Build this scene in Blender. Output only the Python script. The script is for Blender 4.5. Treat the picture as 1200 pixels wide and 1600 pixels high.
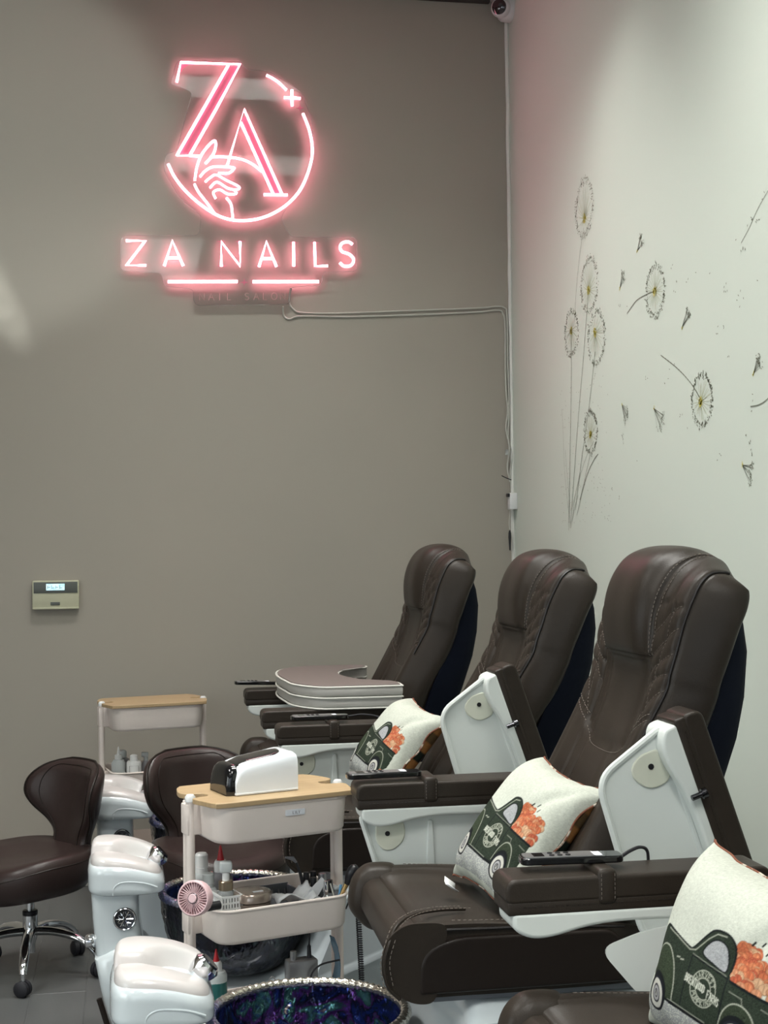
import bpy, bmesh, math, random
import numpy as np
from mathutils import Vector, Matrix

for o in list(bpy.data.objects):
    bpy.data.objects.remove(o, do_unlink=True)
SC = bpy.context.scene
COL = SC.collection

# ------------------------------------------------------------------ camera
FPX, CAM_H = 2219.0, 1.5
yaw, pitch, roll = math.atan(405 / FPX), math.atan(40 / FPX), 0.0115
fw = Vector((math.sin(yaw) * math.cos(pitch), math.cos(yaw) * math.cos(pitch), math.sin(pitch)))
rt = Vector((math.cos(yaw), -math.sin(yaw), 0)); up = rt.cross(fw)
rt2 = rt * math.cos(roll) - up * math.sin(roll); up2 = rt * math.sin(roll) + up * math.cos(roll)
cam = bpy.data.objects.new('camera', bpy.data.cameras.new('camera')); COL.objects.link(cam)
cam.matrix_world = Matrix(((rt2.x, up2.x, -fw.x, 0), (rt2.y, up2.y, -fw.y, 0), (rt2.z, up2.z, -fw.z, CAM_H), (0, 0, 0, 1)))
cam.data.sensor_fit = 'HORIZONTAL'; cam.data.sensor_width = 36; cam.data.lens = FPX / 1200 * 36
cam.data.clip_start = .05
SC.camera = cam

# ------------------------------------------------------------------ world, lights, exposure
SC.view_settings.view_transform = 'Standard'; SC.view_settings.look = 'None'
SC.view_settings.gamma = 1; SC.view_settings.use_curve_mapping = False
SC.view_settings.exposure = 0.0
W = bpy.data.worlds.new('world'); SC.world = W; W.use_nodes = True
W.node_tree.nodes['Background'].inputs[0].default_value = (.80, .90, 1, 1)
W.node_tree.nodes['Background'].inputs[1].default_value = 1.0

def area(name, loc, to, sx, sy, power, col=(1, 1, 1), spread=180):
    l = bpy.data.lights.new(name, 'AREA'); l.shape = 'RECTANGLE'; l.size = sx; l.size_y = sy
    l.energy = power; l.color = col; l.spread = math.radians(spread)
    o = bpy.data.objects.new(name, l); COL.objects.link(o); o.location = loc
    o.rotation_euler = (Vector(to) - Vector(loc)).to_track_quat('-Z', 'Y').to_euler()
    return o

def spot(name, loc, to, power, deg, blend, col=(1, 1, 1), r=.05):
    l = bpy.data.lights.new(name, 'SPOT'); l.energy = power; l.spot_size = math.radians(deg); l.spot_blend = blend
    l.color = col; l.shadow_soft_size = r
    o = bpy.data.objects.new(name, l); COL.objects.link(o); o.location = loc
    o.rotation_euler = (Vector(to) - Vector(loc)).to_track_quat('-Z', 'Y').to_euler()
    return o

# shop front window daylight behind the camera, ceiling light panels above
area('shop_window_light', (-2.3, -3.7, 1.7), (-.6, 4, 1.0), 1.8, 2.0, 24, (.86, .95, 1))
area('side_window_light', (-3.45, 2.2, 1.5), (1.0, 3.6, .9), 3.6, 1.6, 34, (.88, .97, 1), 120)
CEIL = 3.98
PANELS = [(.60, 3.45, 1.2, .45), (.35, 5.0, 1.2, .35), (.3, .2, .7, 1.8), (-1.9, 3.2, .6, 1.2), (-1.9, .2, .6, 1.2)]
for px_, py_, sx_, sy_ in PANELS:
    area('ceiling_panel_light', (px_, py_, CEIL - .03), (px_, py_, 0), sx_, sy_, 41 * sx_ * sy_ / .5, (1, .99, .94), 120)
spot('wall_wash_spot', (.95, 4.85, CEIL - .05), (1.85, 4.8, 2.25), 30, 62, 1., (.95, 1, .95), .10)
# added spot, no real source: round patch high on the taupe wall, left
spot('added_patch_spot', (-1.9, 1.2, 3.1), (-.62, 6.35, 3.22), 330, 19.5, .38, (.95, 1, .97), .06)
for gx, gz, gd, gp in ((-.590, 2.640, 2.6, 420), (-.535, 2.545, 2.3, 420), (-.480, 2.455, 2.0, 330), (-.440, 2.380, 1.7, 220)):  # added narrow spots in a row, drawing the bright streak below the patch
    spot('added_streak_spot', (-1.9, 1.2, 3.1), (gx, 6.35, gz), gp, gd, 1., (.95, 1, .97), .02)

# ------------------------------------------------------------------ materials
def mat(name, col, rough=.5, metal=0., noise=None, bump=None, coat=0., trans=0., emit=None, sheen=0., ior=1.45, spec=.5, alpha=1.):
    """noise=(colour2, scale, lo, hi[, stretch]); bump=(kind, scale, strength)"""
    m = bpy.data.materials.new(name); m.use_nodes = True
    nt = m.node_tree; b = nt.nodes['Principled BSDF']
    b.inputs['Base Color'].default_value = (*col, 1); b.inputs['Roughness'].default_value = rough
    b.inputs['Metallic'].default_value = metal; b.inputs['Coat Weight'].default_value = coat
    b.inputs['Coat Roughness'].default_value = .08
    b.inputs['Transmission Weight'].default_value = trans; b.inputs['IOR'].default_value = ior
    b.inputs['Specular IOR Level'].default_value = spec; b.inputs['Sheen Weight'].default_value = sheen
    b.inputs['Alpha'].default_value = alpha
    if emit:
        b.inputs['Emission Color'].default_value = (*emit[0], 1); b.inputs['Emission Strength'].default_value = emit[1]
    tc = nt.nodes.new('ShaderNodeTexCoord')
    if noise:
        mp = nt.nodes.new('ShaderNodeMapping'); nt.links.new(tc.outputs['Object'], mp.inputs[0])
        if len(noise) > 4: mp.inputs['Scale'].default_value = noise[4]
        n = nt.nodes.new('ShaderNodeTexNoise'); n.inputs['Scale'].default_value = noise[1]; n.inputs['Detail'].default_value = 5
        nt.links.new(mp.outputs[0], n.inputs[0])
        r = nt.nodes.new('ShaderNodeValToRGB'); r.color_ramp.elements[0].position = noise[2]; r.color_ramp.elements[1].position = noise[3]
        r.color_ramp.elements[0].color = (*col, 1); r.color_ramp.elements[1].color = (*noise[0], 1)
        nt.links.new(n.outputs['Fac'], r.inputs[0]); nt.links.new(r.outputs[0], b.inputs['Base Color'])
    if bump:
        kind, sc, st = bump
        n = nt.nodes.new('ShaderNodeTexVoronoi' if kind == 'voronoi' else 'ShaderNodeTexNoise')
        n.inputs['Scale'].default_value = sc; nt.links.new(tc.outputs['Object'], n.inputs[0])
        bp = nt.nodes.new('ShaderNodeBump'); bp.inputs['Strength'].default_value = st; bp.inputs['Distance'].default_value = .002
        nt.links.new(n.outputs[0], bp.inputs['Height']); nt.links.new(bp.outputs[0], b.inputs['Normal'])
    return m

M = {}
M['wall_taupe'] = mat('wall_taupe', (.345, .318, .272), .75, noise=((.33, .308, .265), 1.3, .3, .7), bump=('noise', 60, .05))
M['wall_pale'] = mat('wall_pale', (.585, .64, .57), .7, noise=((.57, .63, .56), 1.1, .3, .7), bump=('noise', 60, .05))
M['ceiling'] = mat('ceiling_paint', (.55, .53, .50), .9, bump=('noise', 30, .1))
M['trim_white'] = mat('trim_white', (.72, .73, .68), .45)
M['skirting'] = mat('skirting_white', (.70, .67, .62), .5)
M['leather'] = mat('brown_leather', (.0245, .0192, .0148), .40, noise=((.031, .024, .0187), 9, .35, .7), bump=('voronoi', 420, .10), spec=.26)
M['leather_dark'] = mat('dark_leather', (.014, .010, .008), .40, bump=('voronoi', 420, .10), spec=.25)
M['stool_leather'] = mat('stool_leather', (.028, .018, .0165), .35, bump=('voronoi', 380, .10), spec=.38)
M['piping'] = mat('black_piping', (.012, .010, .010), .4)
M['stitch'] = mat('tan_thread', (.16, .135, .115), .8)
M['shell'] = mat('black_shell', (.004, .006, .014), .75, bump=('noise', 200, .1), spec=.12)
M['gloss'] = mat('white_gelcoat', (.60, .66, .68), .12, coat=.6, noise=((.58, .64, .67), 3, .4, .6))
M['satin'] = mat('white_arm_plastic', (.66, .70, .67), .35, noise=((.64, .68, .65), 4, .4, .6))
M['satin_cream'] = mat('cream_recess', (.62, .63, .53), .45, noise=((.58, .60, .50), 10, .4, .6))
M['pad'] = mat('foot_pad_vinyl', (.53, .525, .515), .3, noise=((.54, .51, .50), 6, .4, .6), coat=.3)
M['chrome'] = mat('chrome', (.82, .83, .85), .07, 1., noise=((.78, .80, .83), 8, .4, .6))
M['chrome_dark'] = mat('dark_chrome', (.10, .10, .11), .25, 1., bump=('noise', 90, .2))
M['black'] = mat('black_plastic', (.010, .010, .012), .35, noise=((.014, .014, .016), 20, .4, .6))
M['gloss_black'] = mat('gloss_black', (.006, .006, .007), .06, coat=.5)
M['rubber'] = mat('black_rubber', (.014, .014, .018), .6)
M['pink_metal'] = mat('blush_powder_coat', (.74, .66, .61), .38, noise=((.72, .65, .60), 5, .4, .6), bump=('noise', 300, .05))
M['wood'] = mat('light_bamboo', (.44, .32, .18), .42, noise=((.36, .25, .135), 9, .35, .75, (1, 22, 1)), bump=('noise', 120, .1))
M['floor'] = mat('floor_vinyl', (.095, .10, .10), .42, noise=((.065, .068, .068), 5, .3, .75, (1.2, .16, 1)), bump=('noise', 50, .1))
M['joint'] = mat('floor_joint', (.05, .045, .04), .8)
M['white_plastic'] = mat('white_plastic', (.72, .73, .72), .3, noise=((.70, .71, .71), 8, .4, .6))
M['lamp_white'] = mat('lamp_white', (.80, .84, .88), .12, coat=.6)
M['screen'] = mat('lcd', (.30, .55, .65), .3, emit=((.55, .9, 1.), .8), noise=((.75, .9, .95), 40, .4, .6))
M['thermo'] = mat('thermostat_beige', (.50, .50, .36), .45, noise=((.47, .47, .34), 12, .4, .6))
M['thermo_dark'] = mat('thermostat_grey', (.10, .11, .10), .35)
M['grey_plastic'] = mat('grey_plastic', (.16, .17, .19), .4, noise=((.14, .15, .17), 12, .4, .6))
M['silver'] = mat('silver_paint', (.38, .38, .38), .32, .8, noise=((.34, .34, .35), 20, .4, .6))
M['label'] = mat('paper_label', (.70, .72, .76), .6)
M['ink'] = mat('ink', (.04, .04, .05), .6)
M['ink_red'] = mat('red_ink', (.40, .06, .04), .6)
M['red'] = mat('red_cap', (.45, .012, .02), .35)
M['clear'] = mat('clear_plastic', (.80, .84, .84), .15, trans=.75, ior=1.3)
M['frost'] = mat('frosted_plastic', (.62, .66, .66), .4, trans=.3, ior=1.3)
M['frost_dim'] = mat('hazy_plastic', (.30, .30, .32), .35, trans=.4, ior=1.3)
M['green_liquid'] = mat('green_liquid', (.025, .12, .115), .2)
M['gold'] = mat('champagne_metal', (.45, .36, .26), .28, 1.)
M['gold_bright'] = mat('gold_ferrule', (.75, .52, .22), .3, 1.)
M['tin'] = mat('bronze_tin', (.30, .24, .20), .25, .6, coat=.5)
M['fan'] = mat('pink_fan_plastic', (.66, .46, .48), .4)
M['tissue'] = mat('white_tissue', (.62, .63, .64), .8, bump=('noise', 40, .3))
M['blue_bag'] = mat('blue_film', (.20, .32, .42), .15, trans=.5, ior=1.2)
M['blue'] = mat('blue_plastic', (.12, .32, .55), .4)
M['lilac'] = mat('lilac_label', (.36, .36, .50), .5)
def clear_mat(name, tint, rough):
    m = bpy.data.materials.new(name); m.use_nodes = True; nt = m.node_tree; nt.nodes.remove(nt.nodes['Principled BSDF'])
    t = nt.nodes.new('ShaderNodeBsdfTransparent'); t.inputs[0].default_value = (*tint, 1)
    g = nt.nodes.new('ShaderNodeBsdfGlossy'); g.inputs['Roughness'].default_value = rough
    n = nt.nodes.new('ShaderNodeTexNoise'); n.inputs['Scale'].default_value = 3
    bp = nt.nodes.new('ShaderNodeBump'); bp.inputs['Strength'].default_value = .012; nt.links.new(n.outputs[0], bp.inputs['Height'])
    f = nt.nodes.new('ShaderNodeFresnel'); f.inputs[0].default_value = 1.36; mx = nt.nodes.new('ShaderNodeMixShader')
    nt.links.new(bp.outputs[0], g.inputs['Normal']); nt.links.new(f.outputs[0], mx.inputs[0]); nt.links.new(t.outputs[0], mx.inputs[1]); nt.links.new(g.outputs[0], mx.inputs[2])
    nt.links.new(mx.outputs[0], nt.nodes['Material Output'].inputs[0]); return m
M['acrylic'] = clear_mat('clear_acrylic', (.97, .97, .97), .03)
M['neon'] = mat('pink_neon_tube', (.95, .6, .68), .4, emit=((1., .30, .41), 17.))
M['neon_fill'] = mat('pink_vinyl', (.40, .13, .19), .5, emit=((.9, .22, .38), .14))
M['neon_off'] = mat('unlit_pink_letter', (.50, .33, .32), .5)
M['cable_clear'] = mat('clear_cable', (.50, .50, .45), .3)
M['cable_white'] = mat('white_cable', (.66, .67, .62), .4)
M['cushion_taupe'] = mat('taupe_vinyl', (.17, .14, .13), .5, bump=('voronoi', 200, .15))
M['cushion_edge'] = mat('grey_vinyl_band', (.46, .45, .42), .45, noise=((.44, .43, .40), 12, .4, .6))
M['piping_white'] = mat('white_piping', (.72, .72, .66), .45)
M['leaf'] = mat('seed_olive', (.13, .135, .09), .8)
M['ray'] = mat('ray_olive', (.40, .42, .28), .8)
M['pollen'] = mat('yellow_centre', (.62, .54, .10), .8)
M['stem'] = mat('stem_olive', (.17, .18, .14), .8)

# iridescent bowl glass: hammered metallic with colour following the facets
def bowl_mat(name, dark):
    m = bpy.data.materials.new(name); m.use_nodes = True; nt = m.node_tree; b = nt.nodes['Principled BSDF']
    tc = nt.nodes.new('ShaderNodeTexCoord')
    v = nt.nodes.new('ShaderNodeTexVoronoi'); v.inputs['Scale'].default_value = 26
    mp = nt.nodes.new('ShaderNodeMapping'); mp.inputs['Scale'].default_value = (1, 1, .55)
    n0 = nt.nodes.new('ShaderNodeTexNoise'); n0.inputs['Scale'].default_value = 14; n0.inputs['Detail'].default_value = 3
    mix = nt.nodes.new('ShaderNodeVectorMath'); mix.operation = 'MULTIPLY_ADD'; mix.inputs[1].default_value = (.12, .12, .12)
    nt.links.new(tc.outputs['Object'], mp.inputs[0]); nt.links.new(mp.outputs[0], n0.inputs[0])
    nt.links.new(n0.outputs['Color'], mix.inputs[0]); nt.links.new(mp.outputs[0], mix.inputs[2]); nt.links.new(mix.outputs[0], v.inputs[0])
    n = nt.nodes.new('ShaderNodeTexNoise'); n.inputs['Scale'].default_value = 11; n.inputs['Detail'].default_value = 4; n.inputs['Distortion'].default_value = 1.2
    nt.links.new(tc.outputs['Object'], n.inputs[0])
    r = nt.nodes.new('ShaderNodeValToRGB'); cr = r.color_ramp
    cols = [(.30, (.02, .03, .03)), (.40, (.02, .04, .22)), (.47, (.012, .015, .03)), (.52, (.10, .03, .20)), (.57, (.03, .10, .11)), (.62, (.10, .26, .24)), (.68, (.02, .03, .20)), (.74, (.75, .62, .45))]
    cr.elements[0].position, cr.elements[0].color = cols[0][0], (*cols[0][1], 1)
    cr.elements[1].position, cr.elements[1].color = cols[-1][0], (*cols[-1][1], 1)
    for p, c in cols[1:-1]:
        e = cr.elements.new(p); e.color = (*c, 1)
    nt.links.new(n.outputs['Fac'], r.inputs[0])
    if dark:
        mx = nt.nodes.new('ShaderNodeMixRGB'); mx.inputs[0].default_value = dark; mx.inputs[2].default_value = (.012, .013, .016, 1)
        nt.links.new(r.outputs[0], mx.inputs[1]); nt.links.new(mx.outputs[0], b.inputs['Base Color'])
    else: nt.links.new(r.outputs[0], b.inputs['Base Color'])
    b.inputs['Metallic'].default_value = .75; b.inputs['Roughness'].default_value = .11
    b.inputs['Coat Weight'].default_value = .5
    bp = nt.nodes.new('ShaderNodeBump'); bp.inputs['Strength'].default_value = .9; bp.inputs['Distance'].default_value = .012
    nt.links.new(v.outputs['Distance'], bp.inputs['Height']); nt.links.new(bp.outputs[0], b.inputs['Normal'])
    return m
M['bowl_in'] = bowl_mat('iridescent_bowl_glass', 0)
M['bowl_out'] = bowl_mat('dark_bowl_glass', .93)
M['bowl_rim'] = mat('iridescent_rim', (.62, .58, .50), .15, .9, noise=((.12, .16, .60), 2.6, .48, .62), bump=('voronoi', 90, 1.), coat=.5)

def vcol_mat(name, rough=.85):
    m = bpy.data.materials.new(name); m.use_nodes = True; nt = m.node_tree; b = nt.nodes['Principled BSDF']
    a = nt.nodes.new('ShaderNodeVertexColor'); a.layer_name = 'print'
    tc = nt.nodes.new('ShaderNodeTexCoord'); n = nt.nodes.new('ShaderNodeTexNoise'); n.inputs['Scale'].default_value = 160; n.inputs['Detail'].default_value = 4
    nt.links.new(tc.outputs['Object'], n.inputs[0])
    mr = nt.nodes.new('ShaderNodeMapRange'); mr.inputs[3].default_value = .78; mr.inputs[4].default_value = 1.12
    nt.links.new(n.outputs['Fac'], mr.inputs[0])
    mx = nt.nodes.new('ShaderNodeVectorMath'); mx.operation = 'SCALE'
    nt.links.new(a.outputs[0], mx.inputs[0]); nt.links.new(mr.outputs[0], mx.inputs['Scale'])
    nt.links.new(mx.outputs[0], b.inputs['Base Color'])
    b.inputs['Roughness'].default_value = rough; b.inputs['Specular IOR Level'].default_value = .15
    w = nt.nodes.new('ShaderNodeTexNoise'); w.inputs['Scale'].default_value = 420
    nt.links.new(tc.outputs['Object'], w.inputs[0])
    bp = nt.nodes.new('ShaderNodeBump'); bp.inputs['Strength'].default_value = .25; bp.inputs['Distance'].default_value = .001
    nt.links.new(w.outputs[0], bp.inputs['Height']); nt.links.new(bp.outputs[0], b.inputs['Normal'])
    return m
M['print'] = vcol_mat('printed_linen')

# ------------------------------------------------------------------ mesh helpers
class G:
    def __init__(s): s.v = []; s.f = []
    def add(s, vs, fs, mx=None):
        k = len(s.v)
        if mx is not None: vs = [tuple(mx @ Vector(v)) for v in vs]
        s.v += [tuple(v) for v in vs]; s.f += [tuple(i + k for i in f) for f in fs]; return s
    def box(s, x0, x1, y0, y1, z0, z1, bev=0., seg=2, mx=None):
        bm = bmesh.new(); bmesh.ops.create_cube(bm, size=1)
        for v in bm.verts:
            v.co = Vector(((x0 + x1) / 2 + v.co.x * (x1 - x0), (y0 + y1) / 2 + v.co.y * (y1 - y0), (z0 + z1) / 2 + v.co.z * (z1 - z0)))
        if bev: bmesh.ops.bevel(bm, geom=bm.edges[:], offset=bev, segments=seg, profile=.5, affect='EDGES')
        bm.verts.index_update()
        s.add([v.co[:] for v in bm.verts], [[v.index for v in f.verts] for f in bm.faces], mx); bm.free(); return s
    def tube(s, pts, r, n=8, closed=False, flat=None):
        P = [Vector(p) for p in pts]; N = len(P)
        rr = r if isinstance(r, (list, tuple)) else [r] * N
        T = []
        for i in range(N):
            a = P[(i + 1) % N] if (closed or i < N - 1) else P[i]; b = P[i - 1] if (closed or i > 0) else P[i]
            t = (a - b); T.append(t.normalized() if t.length > 1e-9 else Vector((0, 0, 1)))
        ref = Vector((0, 0, 1)) if abs(T[0].z) < .9 else Vector((1, 0, 0))
        u = T[0].cross(ref).normalized(); vs = []; 
        for i in range(N):
            if i: 
                u = (u - T[i] * u.dot(T[i]))
                u = u.normalized() if u.length > 1e-6 else T[i].orthogonal().normalized()
            w = T[i].cross(u)
            for k in range(n):
                a = 2 * math.pi * k / n
                vs.append(P[i] + (u * math.cos(a) + w * math.sin(a) * (flat or 1)) * rr[i])
        fs = []
        for i in range(N if closed else N - 1):
            j = (i + 1) % N
            for k in range(n): fs.append((i * n + k, i * n + (k + 1) % n, j * n + (k + 1) % n, j * n + k))
        if not closed: fs += [tuple(range(n))[::-1], tuple((N - 1) * n + k for k in range(n))]
        s.add(vs, fs); return s
    def lathe(s, prof, n=32, c=(0, 0, 0), mx=None, sy=1.):
        vs = []; fs = []; m = len(prof)
        for k in range(n):
            a = 2 * math.pi * k / n
            for r, z in prof: vs.append((c[0] + r * math.cos(a), c[1] + r * math.sin(a) * sy, c[2] + z))
        for k in range(n):
            k2 = (k + 1) % n
            for i in range(m - 1): fs.append((k * m + i, k2 * m + i, k2 * m + i + 1, k * m + i + 1))
        if prof[0][0] > 1e-6: fs.append(tuple(k * m for k in range(n))[::-1])
        if prof[-1][0] > 1e-6: fs.append(tuple(k * m + m - 1 for k in range(n)))
        s.add(vs, fs, mx); return s
    def grid(s, P, cu=False, cv=False, cap=False):
        nu, nv = len(P), len(P[0]); vs = [p for row in P for p in row]; fs = []
        for i in range(nu if cu else nu - 1):
            for j in range(nv if cv else nv - 1):
                i2, j2 = (i + 1) % nu, (j + 1) % nv
                fs.append((i * nv + j, i2 * nv + j, i2 * nv + j2, i * nv + j2))
        if cap: fs += [tuple(range(nv)), tuple((nu - 1) * nv + j for j in range(nv))[::-1]]
        s.add(vs, fs); return s
    def prism(s, poly, t0, t1, fn):
        """polygon (a,b) extruded from t0 to t1 through fn(a,b,t)"""
        n = len(poly); vs = [fn(a, b, t0) for a, b in poly] + [fn(a, b, t1) for a, b in poly]
        fs = [tuple(range(n))[::-1], tuple(range(n, 2 * n))] + [(i, (i + 1) % n, n + (i + 1) % n, n + i) for i in range(n)]
        s.add(vs, fs); return s

def obj(name, g, m, parent=None, smooth=True, bevel=0., seg=3, sub=0, ang=38, solid=0.):
    me = bpy.data.meshes.new(name); me.from_pydata(g.v, [], g.f)
    bm = bmesh.new(); bm.from_mesh(me); bmesh.ops.remove_doubles(bm, verts=bm.verts, dist=1e-6); bmesh.ops.recalc_face_normals(bm, faces=bm.faces); bm.to_mesh(me); bm.free()
    me.materials.append(M[m] if isinstance(m, str) else m)
    if smooth:
        me.polygons.foreach_set('use_smooth', [True] * len(me.polygons))
        if ang and not sub: me.set_sharp_from_angle(angle=math.radians(ang))
    o = bpy.data.objects.new(name, me); COL.objects.link(o); o.parent = parent
    if solid:
        q = o.modifiers.new('s', 'SOLIDIFY'); q.thickness = solid; q.offset = 0
    if bevel:
        q = o.modifiers.new('b', 'BEVEL'); q.width = bevel; q.segments = seg; q.limit_method = 'ANGLE'; q.angle_limit = math.radians(35)
        q.harden_normals = False
    if sub:
        q = o.modifiers.new('u', 'SUBSURF'); q.levels = q.render_levels = sub
    return o

def thing(name, label, cat, loc=(0, 0, 0), rotz=0., group=None):
    o = bpy.data.objects.new(name, None); COL.objects.link(o); o.empty_display_size = .05
    o.location = loc; o.rotation_euler = (0, 0, rotz); o['label'] = label; o['category'] = cat
    if group: o['group'] = group
    return o
def tag(o, label, cat, group=None):
    o['label'] = label; o['category'] = cat
    if group: o['group'] = group
    return o
def struct(name, g, m, **k):
    o = obj(name, g, m, **k); o['kind'] = 'structure'; return o
def dup(root, label=None, group=None, loc=None, rotz=None):
    def cp(o, par):
        c = o.copy(); COL.objects.link(c)
        if par: c.parent = par
        for ch in list(o.children): cp(ch, c)
        return c
    r = cp(root, None)
    if label: r['label'] = label
    if group: r['group'] = group
    if loc: r.location = loc
    if rotz is not None: r.rotation_euler = (0, 0, rotz)
    return r

def cr(p0, p1, p2, p3, t):
    t2, t3 = t * t, t * t * t
    return .5 * ((2 * p1) + (p2 - p0) * t + (2 * p0 - 5 * p1 + 4 * p2 - p3) * t2 + (3 * p1 - p0 - 3 * p2 + p3) * t3)
def spline(pts, k=8, closed=False):
    P = [np.array(p, float) for p in pts]; n = len(P); out = []
    for i in range(n if closed else n - 1):
        a = P[(i - 1) % n] if (closed or i > 0) else P[0] * 2 - P[1]
        b, c = P[i], P[(i + 1) % n]; d = P[(i + 2) % n] if (closed or i < n - 2) else P[-1] * 2 - P[-2]
        for j in range(k): out.append(tuple(cr(a, b, c, d, j / k)))
    if not closed: out.append(tuple(P[-1]))
    return out
def roundpoly(poly, r, seg=5):
    """round every corner of a 2-D polygon; r a number or one per corner"""
    out = []; n = len(poly)
    for i in range(n):
        p = np.array(poly[i], float); a = np.array(poly[i - 1], float); b = np.array(poly[(i + 1) % n], float)
        ri = r[i] if isinstance(r, (list, tuple)) else r
        if ri <= 0: out.append(tuple(p)); continue
        da, db = a - p, b - p; la, lb = np.linalg.norm(da), np.linalg.norm(db)
        k = min(ri, la * .49, lb * .49); A, B = p + da / la * k, p + db / lb * k
        for j in range(seg + 1):
            t = j / seg; out.append(tuple((1 - t) ** 2 * A + 2 * t * (1 - t) * p + t * t * B))
    return out
def lerp(a, b, t): return a + (b - a) * t
def interp(x, xs, ys): return float(np.interp(x, xs, ys))

# ================================================================== THE ROOM
XR, YB, XL, YF = 1.77, 6.35, -3.6, -4.0
struct('wall_back', G().box(XL - .1, XR + .1, YB, YB + .12, 0, CEIL + .1), 'wall_taupe', smooth=False)
struct('wall_right', G().box(XR, XR + .12, YF, YB, 0, CEIL + .1), 'wall_pale', smooth=False)
struct('wall_left', G().box(XL - .12, XL, YF, YB, 0, CEIL + .1), 'wall_taupe', smooth=False)
ceil = struct('ceiling', G().box(XL, XR, YF, YB, CEIL, CEIL + .1), 'ceiling', smooth=False)
g = G()   # front wall around the shop window opening
g.box(XL, -3.4, YF - .1, YF, 0, CEIL).box(1.0, XR, YF - .1, YF, 0, CEIL).box(-3.4, 1.0, YF - .1, YF, 3.0, CEIL).box(-3.4, 1.0, YF - .1, YF, 0, .3)
struct('wall_front', g, 'wall_pale', smooth=False)
fl = struct('floor', G().box(XL - .1, XR + .1, YF, YB + .1, -.05, -.003), 'joint', smooth=False)
# vinyl planks, visible strip of floor on the left
pm = bpy.data.meshes.new('plank')
gp = G().box(-.0885, .0885, -.598, .598, -.004, 0, .0012, 1); pm.from_pydata(gp.v, [], gp.f); pm.materials.append(M['floor'])
random.seed(4); rows = []
for i in range(16):
    x = -1.85 + .18 * i; off = random.random() * 1.2
    for j in range(4):
        y = 2.2 + off + 1.2 * j - .6
        if y + .6 > YB: continue
        o = bpy.data.objects.new('plank', pm); COL.objects.link(o); o.parent = fl; o.location = (x, y, 0)
    y = 2.2 + off + 1.2 * j - .6
g = G().box(XL, XR, 4.0, YB, -.004, -.0012).box(XL, XR, YF, 1.8, -.004, -.0005)
st = obj('floor_field', g, 'floor', fl, smooth=False)
struct('baseboard_back', G().box(XL, XR, YB - .016, YB, 0, .10, .004), 'skirting')
struct('baseboard_right', G().box(XR - .016, XR, YF, YB - .016, 0, .10, .004), 'skirting')
# ragged white caulk strip in the corner
random.seed(2); g = G(); pts = []
for k in range(41):
    z = .1 + (CEIL - .1) * k / 40
    pts.append((XR - .004 - random.random() * .003, YB - .006, z))
g.tube(pts, [.009 + random.random() * .003 for _ in pts], 6)
struct('trim_1', g, 'trim_white')
struct('trim_2', G().box(XL, 1.68, YB - .03, YB, CEIL - .012, CEIL, .003), 'joint')

# ceiling light fixtures that hold the panel lights (above the frame)
for i, (px_, py_, sx_, sy_) in enumerate(PANELS):
    place = ['over the nearest footrests', 'nearest the neon sign wall', 'over the front of the shop', 'left side towards the back wall', 'left side near the front'][i]
    t = thing('ceiling_light', 'rectangular louvred ceiling light panel, ' + place, 'light', (px_, py_, CEIL), 0, 'ceiling light panels')
    g = G()
    for a in (-1, 1):
        g.box(-sx_ / 2 - .02, sx_ / 2 + .02, a * (sy_ / 2 + .01) - .01, a * (sy_ / 2 + .01) + .01, -.05, 0)
        g.box(a * (sx_ / 2 + .01) - .01, a * (sx_ / 2 + .01) + .01, -sy_ / 2, sy_ / 2, -.05, 0)
    obj('frame', g, 'white_plastic', t, smooth=False)
    obj('diffuser', G().box(-sx_ / 2, sx_ / 2, -sy_ / 2, sy_ / 2, -.022, -.012), mat('diffuser_%d' % i, (.9, .9, .9), .5, emit=((1, .99, .96), 2.6)), t, smooth=False)
    g = G(); n = int(sy_ / .05)
    for k in range(n): g.box(-sx_ / 2, sx_ / 2, -sy_ / 2 + (k + .5) * sy_ / n - .002, -sy_ / 2 + (k + .5) * sy_ / n + .002, -.05, -.03)
    obj('louvre', g, 'white_plastic', t, smooth=False)['kind'] = 'stuff'

# ================================================================== NEON SIGN
# design units = the sign drawing; 1 unit = .95 mm on the wall
SU = .00095
def sg(u, v, d=0.):   # drawing (u right, v down) -> room point, d = distance from wall
    # the panel hangs slightly out of level
    return (-.033 + u * SU, YB - d, 3.658 - v * SU + .026 * u * SU)
sign = thing('neon_sign', 'pink neon sign reading ZA NAILS with a hand and ZA monogram on clear acrylic', 'sign', sg(590, 600, .02))
SO = Vector(sign.location)
def sgl(u, v, d=0.): return tuple(Vector(sg(u, v, d)) - SO)
D0 = .030
outline = [(300, 42), (585, 38), (610, 78), (715, 82), (830, 150), (880, 190), (925, 330), (930, 450), (900, 600), (800, 720), (770, 780), (815, 868), (1115, 870), (1132, 890), (1130, 1020), (1115, 1034), (965, 1036), (960, 1100), (815, 1106), (808, 1188), (375, 1190), (358, 1170), (355, 1112), (225, 1100), (212, 1036), (40, 1028), (26, 1012), (28, 880), (42, 862), (385, 862), (398, 770), (300, 690), (225, 560), (235, 480), (285, 470), (360, 190), (300, 165), (262, 155), (285, 60)]
outline = roundpoly(outline, 22, 4)
g = G().prism(outline, D0, D0 + .005, lambda a, b, t: sgl(a, b, t))
obj('acrylic_panel', g, 'acrylic', sign, smooth=False)
g = G().tube([sgl(u, v, D0 + .004) for u, v in outline], .0010, 5, True)
obj('panel_edge', g, 'clear', sign)
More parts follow.
